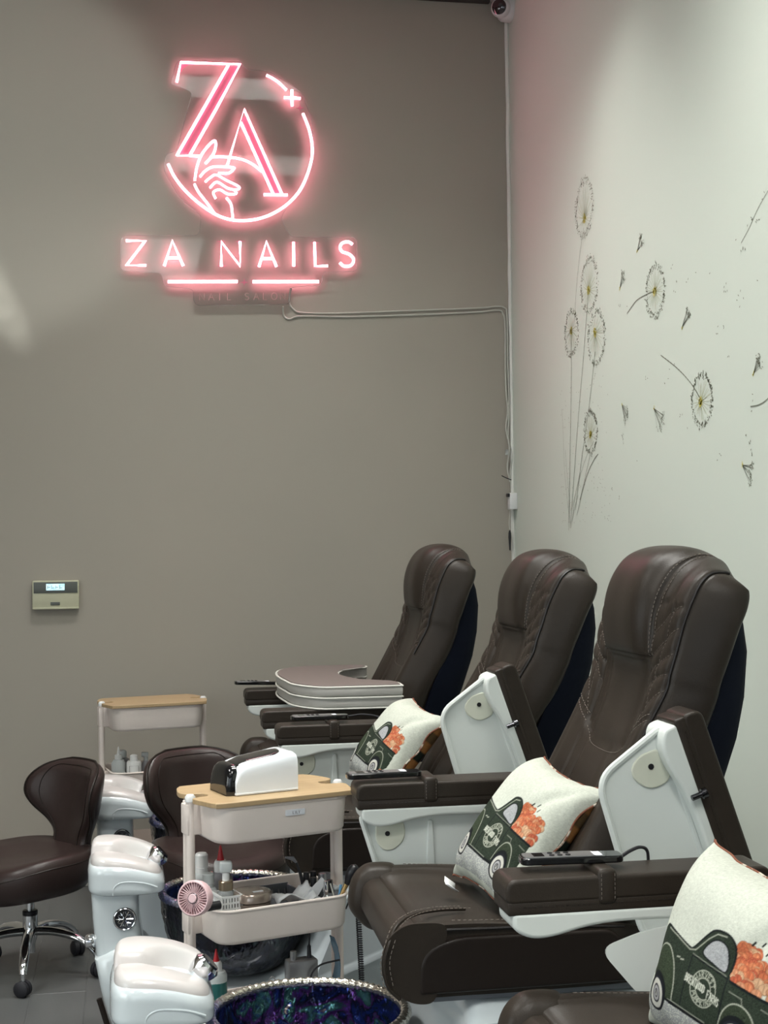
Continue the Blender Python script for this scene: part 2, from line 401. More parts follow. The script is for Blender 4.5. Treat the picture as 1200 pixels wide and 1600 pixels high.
def tubeobj(name, pts, r=.0058, k=0, closed=False, m='neon', label=None):
    if k: pts = spline(pts, k, closed)
    g = G().tube([sgl(u, v, D0 + .010) for u, v in pts], r, 8, closed)
    o = obj(name, g, m, sign)
    if label: o['label'] = label
    return o
def arc(cx, cy, r, a0, a1, n=40): return [(cx + r * math.cos(math.radians(lerp(a0, a1, i / n))), cy + r * math.sin(math.radians(lerp(a0, a1, i / n)))) for i in range(n + 1)]
# Z
tubeobj('letter_tube', [(289, 146), (308, 53), (585, 56), (470, 270), (345, 490), (286, 490), (410, 272), (530, 60)])
tubeobj('letter_tube', [(345, 490), (392, 492)])
# A
tubeobj('letter_tube', [(518, 540), (601, 268), (776, 668)])
tubeobj('letter_tube', [(585, 330), (735, 668)])
tubeobj('letter_tube', [(690, 670), (802, 671)])
# ring
C0 = (585, 452); RR = 338
ring = [(708, 105), (735, 118), (765, 138), (802, 173)]
tubeobj('ring_tube', ring, k=5)
tubeobj('ring_tube', [(879, 283), (905, 350), (920, 420), (920, 490), (898, 570), (860, 650), (800, 715), (730, 760), (660, 785), (590, 793), (530, 788), (465, 765), (390, 715), (325, 655), (275, 590), (246, 530)], k=6)
# hand
tubeobj('hand_tube', [(368, 606), (378, 545), (398, 490), (430, 445), (462, 418), (466, 450), (450, 490), (418, 526)], .0052, 6)
tubeobj('hand_tube', [(440, 494), (520, 494), (590, 505), (640, 528), (680, 560)], .0052, 6)
tubeobj('hand_tube', [(392, 588), (420, 558), (460, 540), (545, 543), (548, 552), (525, 570), (478, 570)], .0050, 5)
tubeobj('hand_tube', [(416, 612), (442, 590), (468, 578), (508, 600), (574, 634), (560, 648), (520, 640), (470, 612), (438, 640)], .0046, 4)
tubeobj('hand_tube', [(464, 690), (454, 660), (484, 648), (520, 668), (560, 666), (553, 650)], .0046, 4)
tubeobj('hand_tube', [(366, 622), (385, 660), (425, 712), (462, 765)], .0050, 5)
tubeobj('hand_tube', [(514, 686), (534, 712), (540, 745), (543, 780)], .0050, 5)
# star burst
tubeobj('star_tube', [(790, 209), (828, 209), (868, 212)], .0062); tubeobj('star_tube', [(828, 172), (828, 209), (828, 248)], .0062)
def star4(cx, cy, r): 
    o = []
    for k in range(8):
        a = k * math.pi / 4; rr = r if k % 2 == 0 else r * .28; o.append((cx + rr * math.cos(a), cy + rr * math.sin(a)))
    return o
for cx, cy in ((866, 256), (594, 1083)):
    obj('star_vinyl', G().prism(star4(cx, cy, 19), D0 + .005, D0 + .009, lambda a, b, t: sgl(a, b, t)), 'neon_fill', sign, smooth=False)
# pink filled bars
for poly in ([(535, 66), (578, 66), (340, 478), (298, 480)], [(590, 315), (606, 300), (768, 660), (734, 660)], [(310, 62), (345, 62), (318, 82), (308, 100)]):
    obj('vinyl_fill', G().prism(poly, D0 + .005, D0 + .008, lambda a, b, t: sgl(a, b, t)), 'neon_fill', sign, smooth=False)
# word ZA NAILS
LET = {'Z': [[(50, 888), (138, 888), (52, 1002), (140, 1002)]],
       'A': [[(224, 1005), (262, 888), (311, 1005)], [(240, 968), (296, 968)]],
       'N': [[(488, 1008), (488, 892), (576, 1008), (576, 892)]],
       'A2': [[(664, 1010), (700, 892), (746, 1010)], [(678, 972), (732, 972)]],
       'I': [[(828, 895), (828, 1008)]], 'L': [[(928, 895), (930, 1008), (990, 1007)]],
       'S': [spline([(1110, 905), (1090, 893), (1062, 898), (1050, 918), (1060, 940), (1090, 950), (1112, 970), (1112, 992), (1095, 1008), (1066, 1008), (1048, 992)], 4)]}
for k_, ps in LET.items():
    for p in ps: tubeobj('letter_tube', p, .0060)
serif = []
for x0, x1, y in ((470, 506, 890), (556, 600, 890), (470, 512, 1006), (650, 680, 1008), (735, 764, 1008), (808, 848, 897), (815, 845, 1010), (908, 948, 897), (220, 245, 1005), (300, 318, 1005)): serif.append((x0, x1, y))
g = G()
for x0, x1, y in serif: g.tube([sgl(x0, y, D0 + .008), sgl(x1, y, D0 + .008)], .0013, 5)
obj('serif_line', g, 'neon_fill', sign)['kind'] = 'stuff'
tubeobj('bar_tube', [(240, 1079), (562, 1079)], .0066); tubeobj('bar_tube', [(634, 1081), (946, 1082)], .0066)
def stroke_text(txt, x, y, h, adv):
    F = {'N': [[(0, 1), (0, 0), (.7, 1), (.7, 0)]], 'A': [[(0, 1), (.38, 0), (.76, 1)], [(.15, .62), (.61, .62)]], 'I': [[(.3, 0), (.3, 1)]], 'L': [[(.1, 0), (.1, 1), (.6, 1)]],
         'S': [[(.6, .12), (.4, 0), (.15, .05), (.08, .25), (.2, .45), (.5, .55), (.62, .75), (.5, .95), (.25, 1), (.05, .88)]], 'O': [[(.4 + .42 * math.cos(a / 8 * math.pi), .5 + .5 * math.sin(a / 8 * math.pi)) for a in range(17)]], ' ': []}
    for i, ch in enumerate(txt):
        if ch == ' ': continue
        g = G()
        for st in F[ch]: g.tube([sgl(x + adv * i + a * h, y + b * h, D0 + .008) for a, b in st], .0021, 5)
        obj('small_letter', g, 'neon_off', sign)
stroke_text('NAIL SALON', 385, 1134, 32, 42)
for u, v in ((280, 440), (930, 445), (55, 880), (1105, 885), (382, 1180), (804, 1180), (560, 46)):
    p = sgl(u, v, 0); o = obj('standoff_screw', G().lathe([(0, -.034), (.006, -.034), (.006, -.030), (.003, -.028), (.003, .0), (0, .0)], 10, (0, 0, 0), Matrix.Translation(Vector(p)) @ Matrix.Rotation(-math.pi / 2, 4, 'X') @ Matrix.Scale(-1, 4, (0, 0, 1))), 'chrome', sign)

# sign cables along the wall and down the corner
def wl(x, z, d=.006): return (x, YB - d, z)
g = G().tube(spline([wl(.742, 2.625, .03), wl(.735, 2.57), wl(.752, 2.535), wl(.80, 2.517), wl(1.0, 2.52), wl(1.3, 2.536), wl(1.6, 2.552), wl(1.70, 2.562), wl(1.735, 2.556), wl(1.747, 2.52), wl(1.748, 2.3), wl(1.752, 2.1), wl(1.745, 1.95), wl(1.762, 1.88, .012), wl(1.752, 1.80, .012), wl(1.757, 1.72)], 6), .0042, 6)
tag(obj('sign_cable', g, 'cable_clear'), 'clear neon sign cable, upper of the two strands', 'cable')
g = G().tube(spline([wl(.705, 2.54, .03), wl(.71, 2.505), wl(.735, 2.488), wl(.79, 2.502), wl(1.0, 2.503), wl(1.3, 2.516), wl(1.6, 2.534), wl(1.70, 2.545), wl(1.727, 2.53), wl(1.737, 2.47), wl(1.737, 2.2), wl(1.745, 2.08), wl(1.735, 2.0), wl(1.748, 1.91, .016), wl(1.738, 1.82, .012), wl(1.750, 1.75, .012)], 6), .0042, 6)
tag(obj('sign_cable', g, 'cable_clear'), 'clear neon sign cable, lower of the two strands', 'cable')
t = thing('power_adapter', 'small white power adapter box on the cables in the wall corner', 'adapter', (1.752, 6.31, 1.66))
obj('box', G().box(-.018, .018, -.022, .022, -.038, .038, .004), 'white_plastic', t)
obj('plug', G().box(-.026, -.014, -.02, .02, .02, .036, .003), 'black', t)
obj('cable_tie', G().tube([(-.050, .0, .118), (-.03, 0, .108), (-.004, 0, .098)], .0022, 5), 'black', t)
obj('connector', G().lathe([(0, -.012), (.006, -.012), (.007, .012), (0, .012)], 8, (-.024, 0, .225)), 'clear', t)
obj('lead', G().tube(spline([(-.010, 0, -.03), (-.014, .01, -.09), (-.012, .01, -.13)], 4), .002, 5), 'cable_clear', t)
obj('jack', G().lathe([(0, -.08), (.003, -.08), (.007, -.02), (.006, 0), (.003, .012), (0, .012)], 10, (-.012, .01, -.145)), 'black', t)

# security camera
t = thing('security_camera', 'white dome security camera in the upper wall corner', 'camera', (1.74, 6.28, 3.93))
rot = Matrix.Rotation(math.radians(90), 4, 'X')
obj('mount', G().lathe([(0, 0), (.058, 0), (.060, -.006), (.058, -.045), (.05, -.055), (0, -.055)], 28, (0, 0, 0), Matrix.Translation((.03, 0, -.005)) @ Matrix.Rotation(math.radians(90), 4, 'Y') @ Matrix.Scale(1, 4)), 'white_plastic', t)
mxh = Matrix.Translation((-.02, -.02, -.01)) @ Matrix.Rotation(math.radians(-35), 4, 'Z') @ Matrix.Rotation(math.radians(100), 4, 'X')
obj('housing', G().lathe([(0, -.035), (.03, -.03), (.046, -.01), (.046, .02), (.040, .036), (.036, .040), (0, .040)], 28, (0, 0, 0), mxh), 'white_plastic', t)
mxl = mxh @ Matrix.Translation((0, 0, .040))
obj('lens', G().lathe([(.034, 0), (.034, .004), (.02, .012), (0, .015)], 24, (0, 0, 0), mxl), mat('lens_glass', (.02, .004, .008), .08, coat=1.), t)
obj('infrared_window', G().lathe([(0, .0), (.009, .0), (.009, .004), (0, .004)], 14, (.012, .004, .012), mxl), 'black', t)

# thermostat
t = thing('thermostat', 'beige wall thermostat with lit blue display on the taupe wall', 'thermostat', (-.298, YB, 1.268), 0)
mt = Matrix.Rotation(.0, 4, 'Y')
obj('case', G().box(-.099, .099, -.030, 0, -.062, .062, .005), 'thermo', t)
obj('dark_band', G().box(-.093, .093, -.0325, -.028, .008, .056, .001), 'thermo_dark', t)
obj('display', G().box(-.040, .038, -.0345, -.030, .020, .048, .001), 'screen', t)
g = G()
for k in range(4): g.box(-.034 + k * .017, -.022 + k * .017, -.0352, -.0344, .032 - (k % 2) * .003, .034 - (k % 2) * .003); g.box(-.034 + k * .017, -.032 + k * .017, -.0352, -.0344, .026, .042)
obj('display_digits', g, 'thermo_dark', t, smooth=False)['kind'] = 'stuff'
obj('name_badge', G().box(-.022, .018, -.0325, -.029, -.045, -.031, .001), 'thermo_dark', t)
obj('lower_lip', G().box(-.098, .098, -.034, -.004, -.062, -.054, .002), 'thermo', t)

# ================================================================== DANDELION DECALS (flat stickers on the right wall)
def seed(g, y, z, ang, L, w=.38):
    pts = [(math.cos(ang) * L, math.sin(ang) * L), (-math.sin(ang) * L * w, math.cos(ang) * L * w), (-math.cos(ang) * L, -math.sin(ang) * L), (math.sin(ang) * L * w, -math.cos(ang) * L * w)]
    g.add([(XR - .0012, y + a, z + b) for a, b in pts] , [(0, 1, 2, 3)])
def ray(g, y0, z0, y1, z1, w=.0007):
    d = math.hypot(y1 - y0, z1 - z0) or 1; nx, nz = -(z1 - z0) / d * w, (y1 - y0) / d * w
    g.add([(XR - .0010, y0 + nx, z0 + nz), (XR - .0010, y0 - nx, z0 - nz), (XR - .0010, y1 - nx * .6, z1 - nz * .6), (XR - .0010, y1 + nx * .6, z1 + nz * .6)], [(0, 1, 2, 3)])
def curve_ray(g, pts, w):
    P = spline(pts, 6)
    for a, b in zip(P[:-1], P[1:]): ray(g, a[0], a[1], b[0], b[1], w)
def localise(g, c): g.v = [(x - c[0], y - c[1], z - c[2]) for x, y, z in g.v]; return g
DG = 'dandelion wall stickers'
def dandelion(y, z, R, label, stem, off=(0, 0), n=210, sm='leaf'):
    c = (XR, y, z); t = thing('dandelion_decal', label, 'wall sticker', c, 0, DG)
    g = G()
    for k in range(n):
        a = random.uniform(0, 2 * math.pi); r = R * (.80 + .22 * random.random() ** .8) + random.gauss(0, .004)
        seed(g, y + math.cos(a) * r * .97, z + math.sin(a) * r, a + random.gauss(0, .6), random.uniform(.0034, .0058))
    obj('seed_ring', localise(g, c), sm, t, smooth=False)['kind'] = 'stuff'
    g = G(); cy, cz = y + off[0], z + off[1]
    for k in range(30):
        a = k / 30 * 2 * math.pi + random.gauss(0, .06); r = R * random.uniform(.55, .86)
        ray(g, cy, cz, y + math.cos(a) * r, z + math.sin(a) * r, .0009)
    obj('rays', localise(g, c), 'ray', t, smooth=False)['kind'] = 'stuff'
    g = G()
    for k in range(26):
        a = random.uniform(0, 6.28); r = R * .16 * random.random() ** .5; seed(g, cy + math.cos(a) * r, cz + math.sin(a) * r, random.uniform(0, 3), .0065, .5)
    obj('flower_centre', localise(g, c), 'pollen', t, smooth=False)
    if stem:
        g = G(); curve_ray(g, stem[0], stem[1]); obj('stem', localise(g, c), 'stem', t, smooth=False)
    return t
random.seed(11)
# right-wall positions as (y, z)
dandelion(5.277, 2.774, .115, 'dandelion sticker highest on the pale wall, with fading straight stem', ([(5.285, 2.70), (5.33, 2.62), (5.38, 2.50), (5.42, 2.35)], .0012), (-.0, -.04))
dandelion(5.229, 2.466, .109, 'dandelion sticker second from the top in the upright bunch', ([(5.24, 2.44), (5.31, 2.2), (5.39, 1.95), (5.46, 1.7), (5.51, 1.53)], .0019), (.01, -.02))
dandelion(5.459, 2.313, .095, 'small dandelion sticker left of the other heads, nearest the room corner', ([(5.459, 2.31), (5.47, 2.1), (5.50, 1.8), (5.525, 1.55)], .0019), (0, .01))
dandelion(5.155, 2.252, .108, 'dandelion sticker lowest right of the three clustered heads', ([(5.17, 2.20), (5.25, 2.0), (5.36, 1.78), (5.44, 1.60)], .0019), (.015, .02))
dandelion(5.238, 1.898, .086, 'dandelion sticker low on its own just above the stem tufts', ([(5.24, 1.82), (5.33, 1.70), (5.42, 1.58)], .0015), (0, -.01))
dandelion(4.542, 2.322, .092, 'dandelion sticker floating right of the bunch with stem curving down left', ([(4.55, 2.322), (4.62, 2.325), (4.72, 2.32), (4.817, 2.290)], .0020), (.005, 0))
dandelion(4.163, 1.917, .086, 'dandelion sticker floating lowest at right with long stem rising left', ([(4.17, 1.92), (4.25, 1.98), (4.36, 2.04), (4.50, 2.10)], .0022), (.01, -.005))
# fans of loose seeds
def seed_fan(y, z, ang, label, L=.085, n=15, spread=.35):
    c = (XR, y, z); t = thing('seed_fan_decal', label, 'wall sticker', c, 0, 'drifting seed stickers')
    g = G(); h = G(); p = G()
    for k in range(n):
        a = ang + random.uniform(-spread, spread); r = L * random.uniform(.75, 1.05)
        ray(g, y, z, y + math.cos(a) * r, z + math.sin(a) * r, .0007)
        for q in range(3): seed(h, y + math.cos(a) * r + random.gauss(0, .004), z + math.sin(a) * r + random.gauss(0, .006), random.uniform(0, 3), .0042)
    for q in range(5): seed(p, y + random.gauss(0, .003), z + random.gauss(0, .003), random.uniform(0, 3), .005)
    obj('rays', localise(g, c), 'stem', t, smooth=False)['kind'] = 'stuff'; obj('seeds', localise(h, c), 'leaf', t, smooth=False)['kind'] = 'stuff'
    obj('seed_base', localise(p, c), 'pollen', t, smooth=False)

FANS = [(4.706, 2.492, .60, 'olive seed fan sticker highest of the drifting seeds, beside the upper dandelions', .062),
        (4.886, 2.393, .80, 'small seed fan sticker left of the floating dandelion with the curved stem', .062),
        (4.313, 2.165, 2.4, 'seed fan sticker below right of the curved stem dandelion', .072),
        (4.884, 1.971, -.75, 'seed fan sticker just right of the lowest bunch head', .072),
        (4.570, 1.928, -.75, 'yellow-tipped seed fan sticker left of the lowest floating dandelion', .10),
        (3.791, 1.957, .6, 'seed fan sticker close to the right picture edge', .055),
        (3.877, 1.699, -.5, 'lowest seed fan sticker above the nearest tall chair', .070)]
for y, z, a, lab, L in FANS:
    seed_fan(y, z, math.atan2(math.sin(a), -abs(math.cos(a))), lab, L, 12, .45)
# loose drifting seeds: uncountable specks
dots = [(4.386, 2.385),(4.355, 2.321),(4.384, 2.295),(4.265, 2.309),(4.197, 2.321),(4.108, 2.3),(3.978, 2.234),(3.988, 2.22),(3.88, 2.224),(3.881, 2.179),(3.851, 2.182),(3.756, 2.217),(4.024, 2.116),(4.001, 2.117),(3.959, 2.017),(4.649, 2.053),(4.625, 2.043),(4.446, 1.997),(4.463, 1.991),(4.329, 1.881),(4.278, 1.85),(4.889, 1.853),(4.883, 1.832),(4.044, 1.736),(3.849, 1.775),(3.823, 1.764),(3.812, 1.735),(4.742, 1.764),(5.007, 1.663),(4.925, 1.639),(5.215, 2.081),(5.183, 2.107),(4.415, 2.053),(4.371, 2.052),(4.882, 2.332),(4.802, 2.328),(3.862, 2.329),(3.853, 2.344),(3.87, 2.365),(3.783, 2.401),(3.758, 2.381),(3.8, 2.396),(3.702, 2.455),(3.815, 1.883),(3.787, 1.834)]
g = G()
for y, z in dots:
    for q in range(random.choice((1, 2, 3))):
        seed(g, y + random.gauss(0, .010), z + random.gauss(0, .010), random.uniform(0, 3), .0048)
for k in range(120):
    y = random.uniform(5.02, 5.62); z = 1.55 + random.random() ** 1.5 * .55
    seed(g, y, z, random.uniform(0, 3), .0036)
o = tag(obj('drifting_seed_decal', g, 'leaf', smooth=False), 'tiny loose olive seed specks scattered over the pale wall', 'wall sticker'); o['kind'] = 'stuff'
t = thing('stem_tuft_decal', 'tuft of thin grass stems stickered above the second tall chair', 'wall sticker', (XR, 5.5, 1.55), 0)
c = (XR, 5.5, 1.55)
for pts, w in [([(5.51, 1.55), (5.57, 1.75), (5.586, 1.937), (5.60, 2.02)], .0010), ([(5.50, 1.60), (5.54, 1.75), (5.56, 1.85)], .0010), ([(5.50, 1.53), (5.42, 1.68), (5.30, 1.80), (5.20, 1.86)], .0010),
               ([(5.49, 1.60), (5.38, 1.74), (5.34, 1.83)], .0010), ([(5.38, 1.64), (5.28, 1.74), (5.20, 1.79), (5.152, 1.808)], .0022), ([(5.49, 1.55), (5.44, 1.62), (5.40, 1.66)], .0010), ([(5.53, 1.52), (5.515, 1.62), (5.51, 1.72)], .0009)]:
    g = G(); curve_ray(g, pts, w); obj('grass_stem', localise(g, c), 'stem', t, smooth=False)
t = thing('long_stem_decal', 'long thin stem sticker cut by the right picture edge, upper one', 'wall sticker', (XR, 3.7, 2.4), 0)
g = G(); curve_ray(g, [(3.86, 2.345), (3.80, 2.38), (3.744, 2.42), (3.65, 2.47), (3.5, 2.56)], .0012); obj('stem', localise(g, (XR, 3.7, 2.4)), 'stem', t, smooth=False)
t = thing('long_stem_decal', 'dark curved stem sticker cut by the right picture edge, lower one', 'wall sticker', (XR, 3.7, 1.87), 0)
g = G(); curve_ray(g, [(3.815, 1.864), (3.76, 1.864), (3.704, 1.875), (3.6, 1.91)], .0022); obj('stem', localise(g, (XR, 3.7, 1.87)), 'stem', t, smooth=False)

# ================================================================== PEDICURE CHAIRS
# ---- upholstered backrest: tensor spline through control curves (x, z) per column
COLS = [
 (0.000, [(.955,.62),(1.02,.78),(1.085,.93),(1.128,1.08),(1.143,1.17),(1.146,1.21),(1.122,1.245),(1.120,1.33),(1.141,1.405),(1.185,1.456),(1.255,1.474),(1.320,1.450),(1.338,1.39)]),
 (0.088, [(.953,.62),(1.018,.78),(1.083,.93),(1.126,1.08),(1.142,1.17),(1.146,1.21),(1.124,1.245),(1.122,1.33),(1.144,1.403),(1.187,1.453),(1.257,1.471),(1.320,1.448),(1.338,1.39)]),
 (0.128, [(.948,.62),(1.010,.78),(1.076,.93),(1.128,1.08),(1.146,1.17),(1.150,1.21),(1.140,1.245),(1.146,1.33),(1.168,1.392),(1.208,1.438),(1.266,1.458),(1.320,1.442),(1.336,1.39)]),
 (0.168, [(.940,.62),(1.000,.78),(1.062,.93),(1.112,1.08),(1.134,1.17),(1.142,1.21),(1.150,1.255),(1.166,1.32),(1.190,1.375),(1.228,1.422),(1.276,1.446),(1.318,1.434),(1.334,1.39)]),
 (0.208, [(.938,.62),(.996,.78),(1.052,.93),(1.104,1.08),(1.132,1.17),(1.142,1.21),(1.153,1.255),(1.168,1.32),(1.188,1.372),(1.220,1.410),(1.262,1.432),(1.305,1.424),(1.328,1.388)]),
 (0.248, [(.946,.62),(1.003,.78),(1.058,.93),(1.112,1.08),(1.142,1.16),(1.151,1.20),(1.165,1.25),(1.182,1.31),(1.203,1.360),(1.224,1.396),(1.254,1.416),(1.292,1.412),(1.322,1.385)]),
 (0.284, [(1.03,.62),(1.085,.78),(1.138,.93),(1.186,1.06),(1.214,1.14),(1.225,1.185),(1.240,1.24),(1.260,1.295),(1.278,1.335),(1.288,1.365),(1.298,1.382),(1.310,1.386),(1.320,1.378)]),
 (0.272, [(1.085,.62),(1.125,.78),(1.170,.93),(1.220,1.05),(1.247,1.135),(1.258,1.18),(1.275,1.23),(1.296,1.29),(1.313,1.328),(1.321,1.350),(1.325,1.364),(1.325,1.372),(1.324,1.374)]),
 (0.180, [(1.10,.62),(1.140,.78),(1.185,.93),(1.235,1.05),(1.262,1.135),(1.270,1.18),(1.285,1.23),(1.302,1.29),(1.316,1.325),(1.324,1.346),(1.327,1.360),(1.327,1.368),(1.327,1.374)]),
 (0.002, [(1.10,.62),(1.140,.78),(1.185,.93),(1.235,1.05),(1.262,1.135),(1.270,1.18),(1.285,1.23),(1.302,1.29),(1.316,1.325),(1.324,1.346),(1.328,1.360),(1.331,1.370),(1.334,1.380)]),
]
# the lower back sweeps forward into the seat
for ci_, (yy_, pts_) in enumerate(COLS):
    k_ = 1.0 if ci_ <= 6 else (.5 if ci_ == 7 else 0)
    for r_, d_ in ((0, .085), (1, .070), (2, .042), (3, .012)): pts_[r_] = (pts_[r_][0] - d_ * k_, pts_[r_][1])
NV = len(COLS[0][1]); NU = len(COLS)
WID = [.90, .91, .92, .95, .98, 1.0, 1.02, 1.03, 1.03, 1.02, 1.0, .985, .97]
CT = np.array([[[c[1][v][0], c[0] * WID[v], c[1][v][1]] for v in range(NV)] for c in COLS])     # [u][v][xyz] half (+y)
FULL = np.concatenate([CT[::-1] * np.array([1, 1, 1]), CT[1:] * np.array([1, -1, 1])], 0)       # u from -(NU-1) .. NU-1
def ev(u, v):
    """surface point; u in [-8, 8] (+ = far side, y>0), v in [0, 12]"""
    U = (NU - 1) - u; i = min(int(U), 2 * NU - 3); fu = U - i; j = min(int(v), NV - 2); fv = v - j
    def row(a):
        q = [FULL[a, min(max(j + d, 0), NV - 1)] for d in (-1, 0, 1, 2)]; return cr(q[0], q[1], q[2], q[3], fv)
    q = [row(min(max(i + d, 0), 2 * NU - 2)) for d in (-1, 0, 1, 2)]
    return cr(q[0], q[1], q[2], q[3], fu)
KU, KV = 9, 9
us = np.linspace(-(NU - 1), NU - 1, (2 * NU - 2) * KU + 1); vs_ = np.linspace(0, NV - 1, (NV - 1) * KV + 1)
PP = np.array([[ev(u, v) for v in vs_] for u in us])
du = np.gradient(PP, axis=0); dv = np.gradient(PP, axis=1); NN = np.cross(dv, du); NN /= (np.linalg.norm(NN, axis=2, keepdims=True) + 1e-9)
if NN[len(us) // 2, 60][0] > 0: NN = -NN
def panel_bottom(au): return 2.55 + .30 * (min(au, 2.6) / 2.6) ** 2.2    # lower seam of the centre panel
def wing_bottom(au): return 2.85 + .42 * (au - 2.6) / 2.4
def region(u, v):
    a = abs(u)
    if a >= 7: return 'back'
    if a > 5: return 'side_bolster'
    if v > 5.5 and a <= 2.45 or v > 10.6: return 'headrest'
    if a <= 2.6 and v < 5.5: return 'centre_panel' if v > panel_bottom(a) else 'lower_back'
    if v > wing_bottom(a): return 'quilted_wing'
    return 'lower_back'
def dispf(u, v):
    a = abs(u); d = 0.
    def groove(t, w, dep): return -dep * math.exp(-(t / w) ** 2)
    if a <= 2.6 and v < 5.6: d += groove(v - panel_bottom(a), .07, .006)
    if a <= 2.45 and v > 4.8: d += groove(v - 5.55, .07, .006)
    if v > 5.4: d += groove(a - 2.45, .14, .006)
    if 2.85 < v <= 5.5: d += groove(a - 2.6, .12, .005)
    if v > 2.8: d += groove(a - 5.0, .10, .004)
    if 2.6 < a < 5 and v > 2.6: d += groove(v - wing_bottom(a), .07, .005)
    if 2.5 < a < 5 and 3.0 < v < 7.6 and v > wing_bottom(a):   # quilting: swept ribs crossed by one long seam
        q1 = (v - (a - 2.6) * .55) / .92; f1 = abs(q1 - round(q1)) * .92
        q2 = (a - 3.8 - .25 * math.sin(v * 1.1)); f2 = abs(q2)
        pf = min(f1 / .46, 1); d += .0045 * (pf * (2 - pf)) - .003
        d += groove(f2, .12, .0035)
    if v < 2.6 and a < 4.2 and v > .3:                         # soft creases in the lower back
        s = math.exp(-((v - 1.3) / 1.0) ** 2)
        for uu, ww in ((1.6, .16), (2.35, .12), (-.7, .14), (-2.0, .2)):
            d += groove(u - uu - .15 * (v - 1), ww, .006 * s)
    return d
for i, u in enumerate(us):
    for j, v in enumerate(vs_):
        d = dispf(u, v)
        if d: PP[i, j] += NN[i, j] * d
du = np.gradient(PP, axis=0); dv = np.gradient(PP, axis=1); N2 = np.cross(dv, du); N2 /= (np.linalg.norm(N2, axis=2, keepdims=True) + 1e-9)
if N2[len(us) // 2, 60][0] > 0: N2 = -N2
REG = {}
for i in range(len(us) - 1):
    for j in range(len(vs_) - 1):
        uc, vc = (us[i] + us[i + 1]) / 2, (vs_[j] + vs_[j + 1]) / 2
        r = region(uc, vc)
        if r in ('side_bolster', 'quilted_wing'): r += '_far' if uc > 0 else '_near'
        REG.setdefault(r, []).append((i, j))
def surf_mesh(name, cells, m):
    idx = {}; v = []; nn = []; f = []
    for i, j in cells:
        q = []
        for a, b in ((i, j), (i, j + 1), (i + 1, j + 1), (i + 1, j)):
            if (a, b) not in idx: idx[(a, b)] = len(v); v.append(tuple(PP[a, b])); nn.append(tuple(N2[a, b]))
            q.append(idx[(a, b)])
        p0, p1, p3 = np.array(v[q[0]]), np.array(v[q[1]]), np.array(v[q[3]])
        if np.dot(np.cross(p1 - p0, p3 - p0), N2[i, j]) < 0: q = q[::-1]
        f.append(q)
    me = bpy.data.meshes.new(name); me.from_pydata(v, [], f); me.materials.append(M[m])
    me.polygons.foreach_set('use_smooth', [True] * len(me.polygons)); me.normals_split_custom_set_from_vertices(nn)
    return me
def plain(n): return n.replace('_far', '').replace('_near', '')
def on(u, v, h=0.):
    p = ev(u, v); e = .02; a = ev(min(u + e, 8.99), v) - ev(u - e, v); b = ev(u, min(v + e, 11.99)) - ev(u, max(v - e, 0)); n = np.cross(b, a); n /= np.linalg.norm(n) + 1e-9
    if n[0] > .2 or (abs(n[0]) <= .2 and n[1] * u < 0 and abs(u) > 3): n = -n
    return tuple(p + n * (h + dispf(u, v)))
def stitches(path, ln=.007, gap=.005, r=.0007, every=True):
    """dashes along a dense path of points"""
    g = G(); P = [np.array(p) for p in path]; L = [0]
    for a, b in zip(P[:-1], P[1:]): L.append(L[-1] + np.linalg.norm(b - a))
    def at(s): 
        k = min(max(np.searchsorted(L, s) - 1, 0), len(P) - 2); t = (s - L[k]) / max(L[k + 1] - L[k], 1e-9); return tuple(P[k] + (P[k + 1] - P[k]) * t)
    s = 0
    while s + ln < L[-1]: g.tube([at(s), at(s + ln)], r, 4); s += ln + gap
    return g

def merge(*gs):
    o = G()
    for g in gs: o.add(g.v, g.f)
    return o

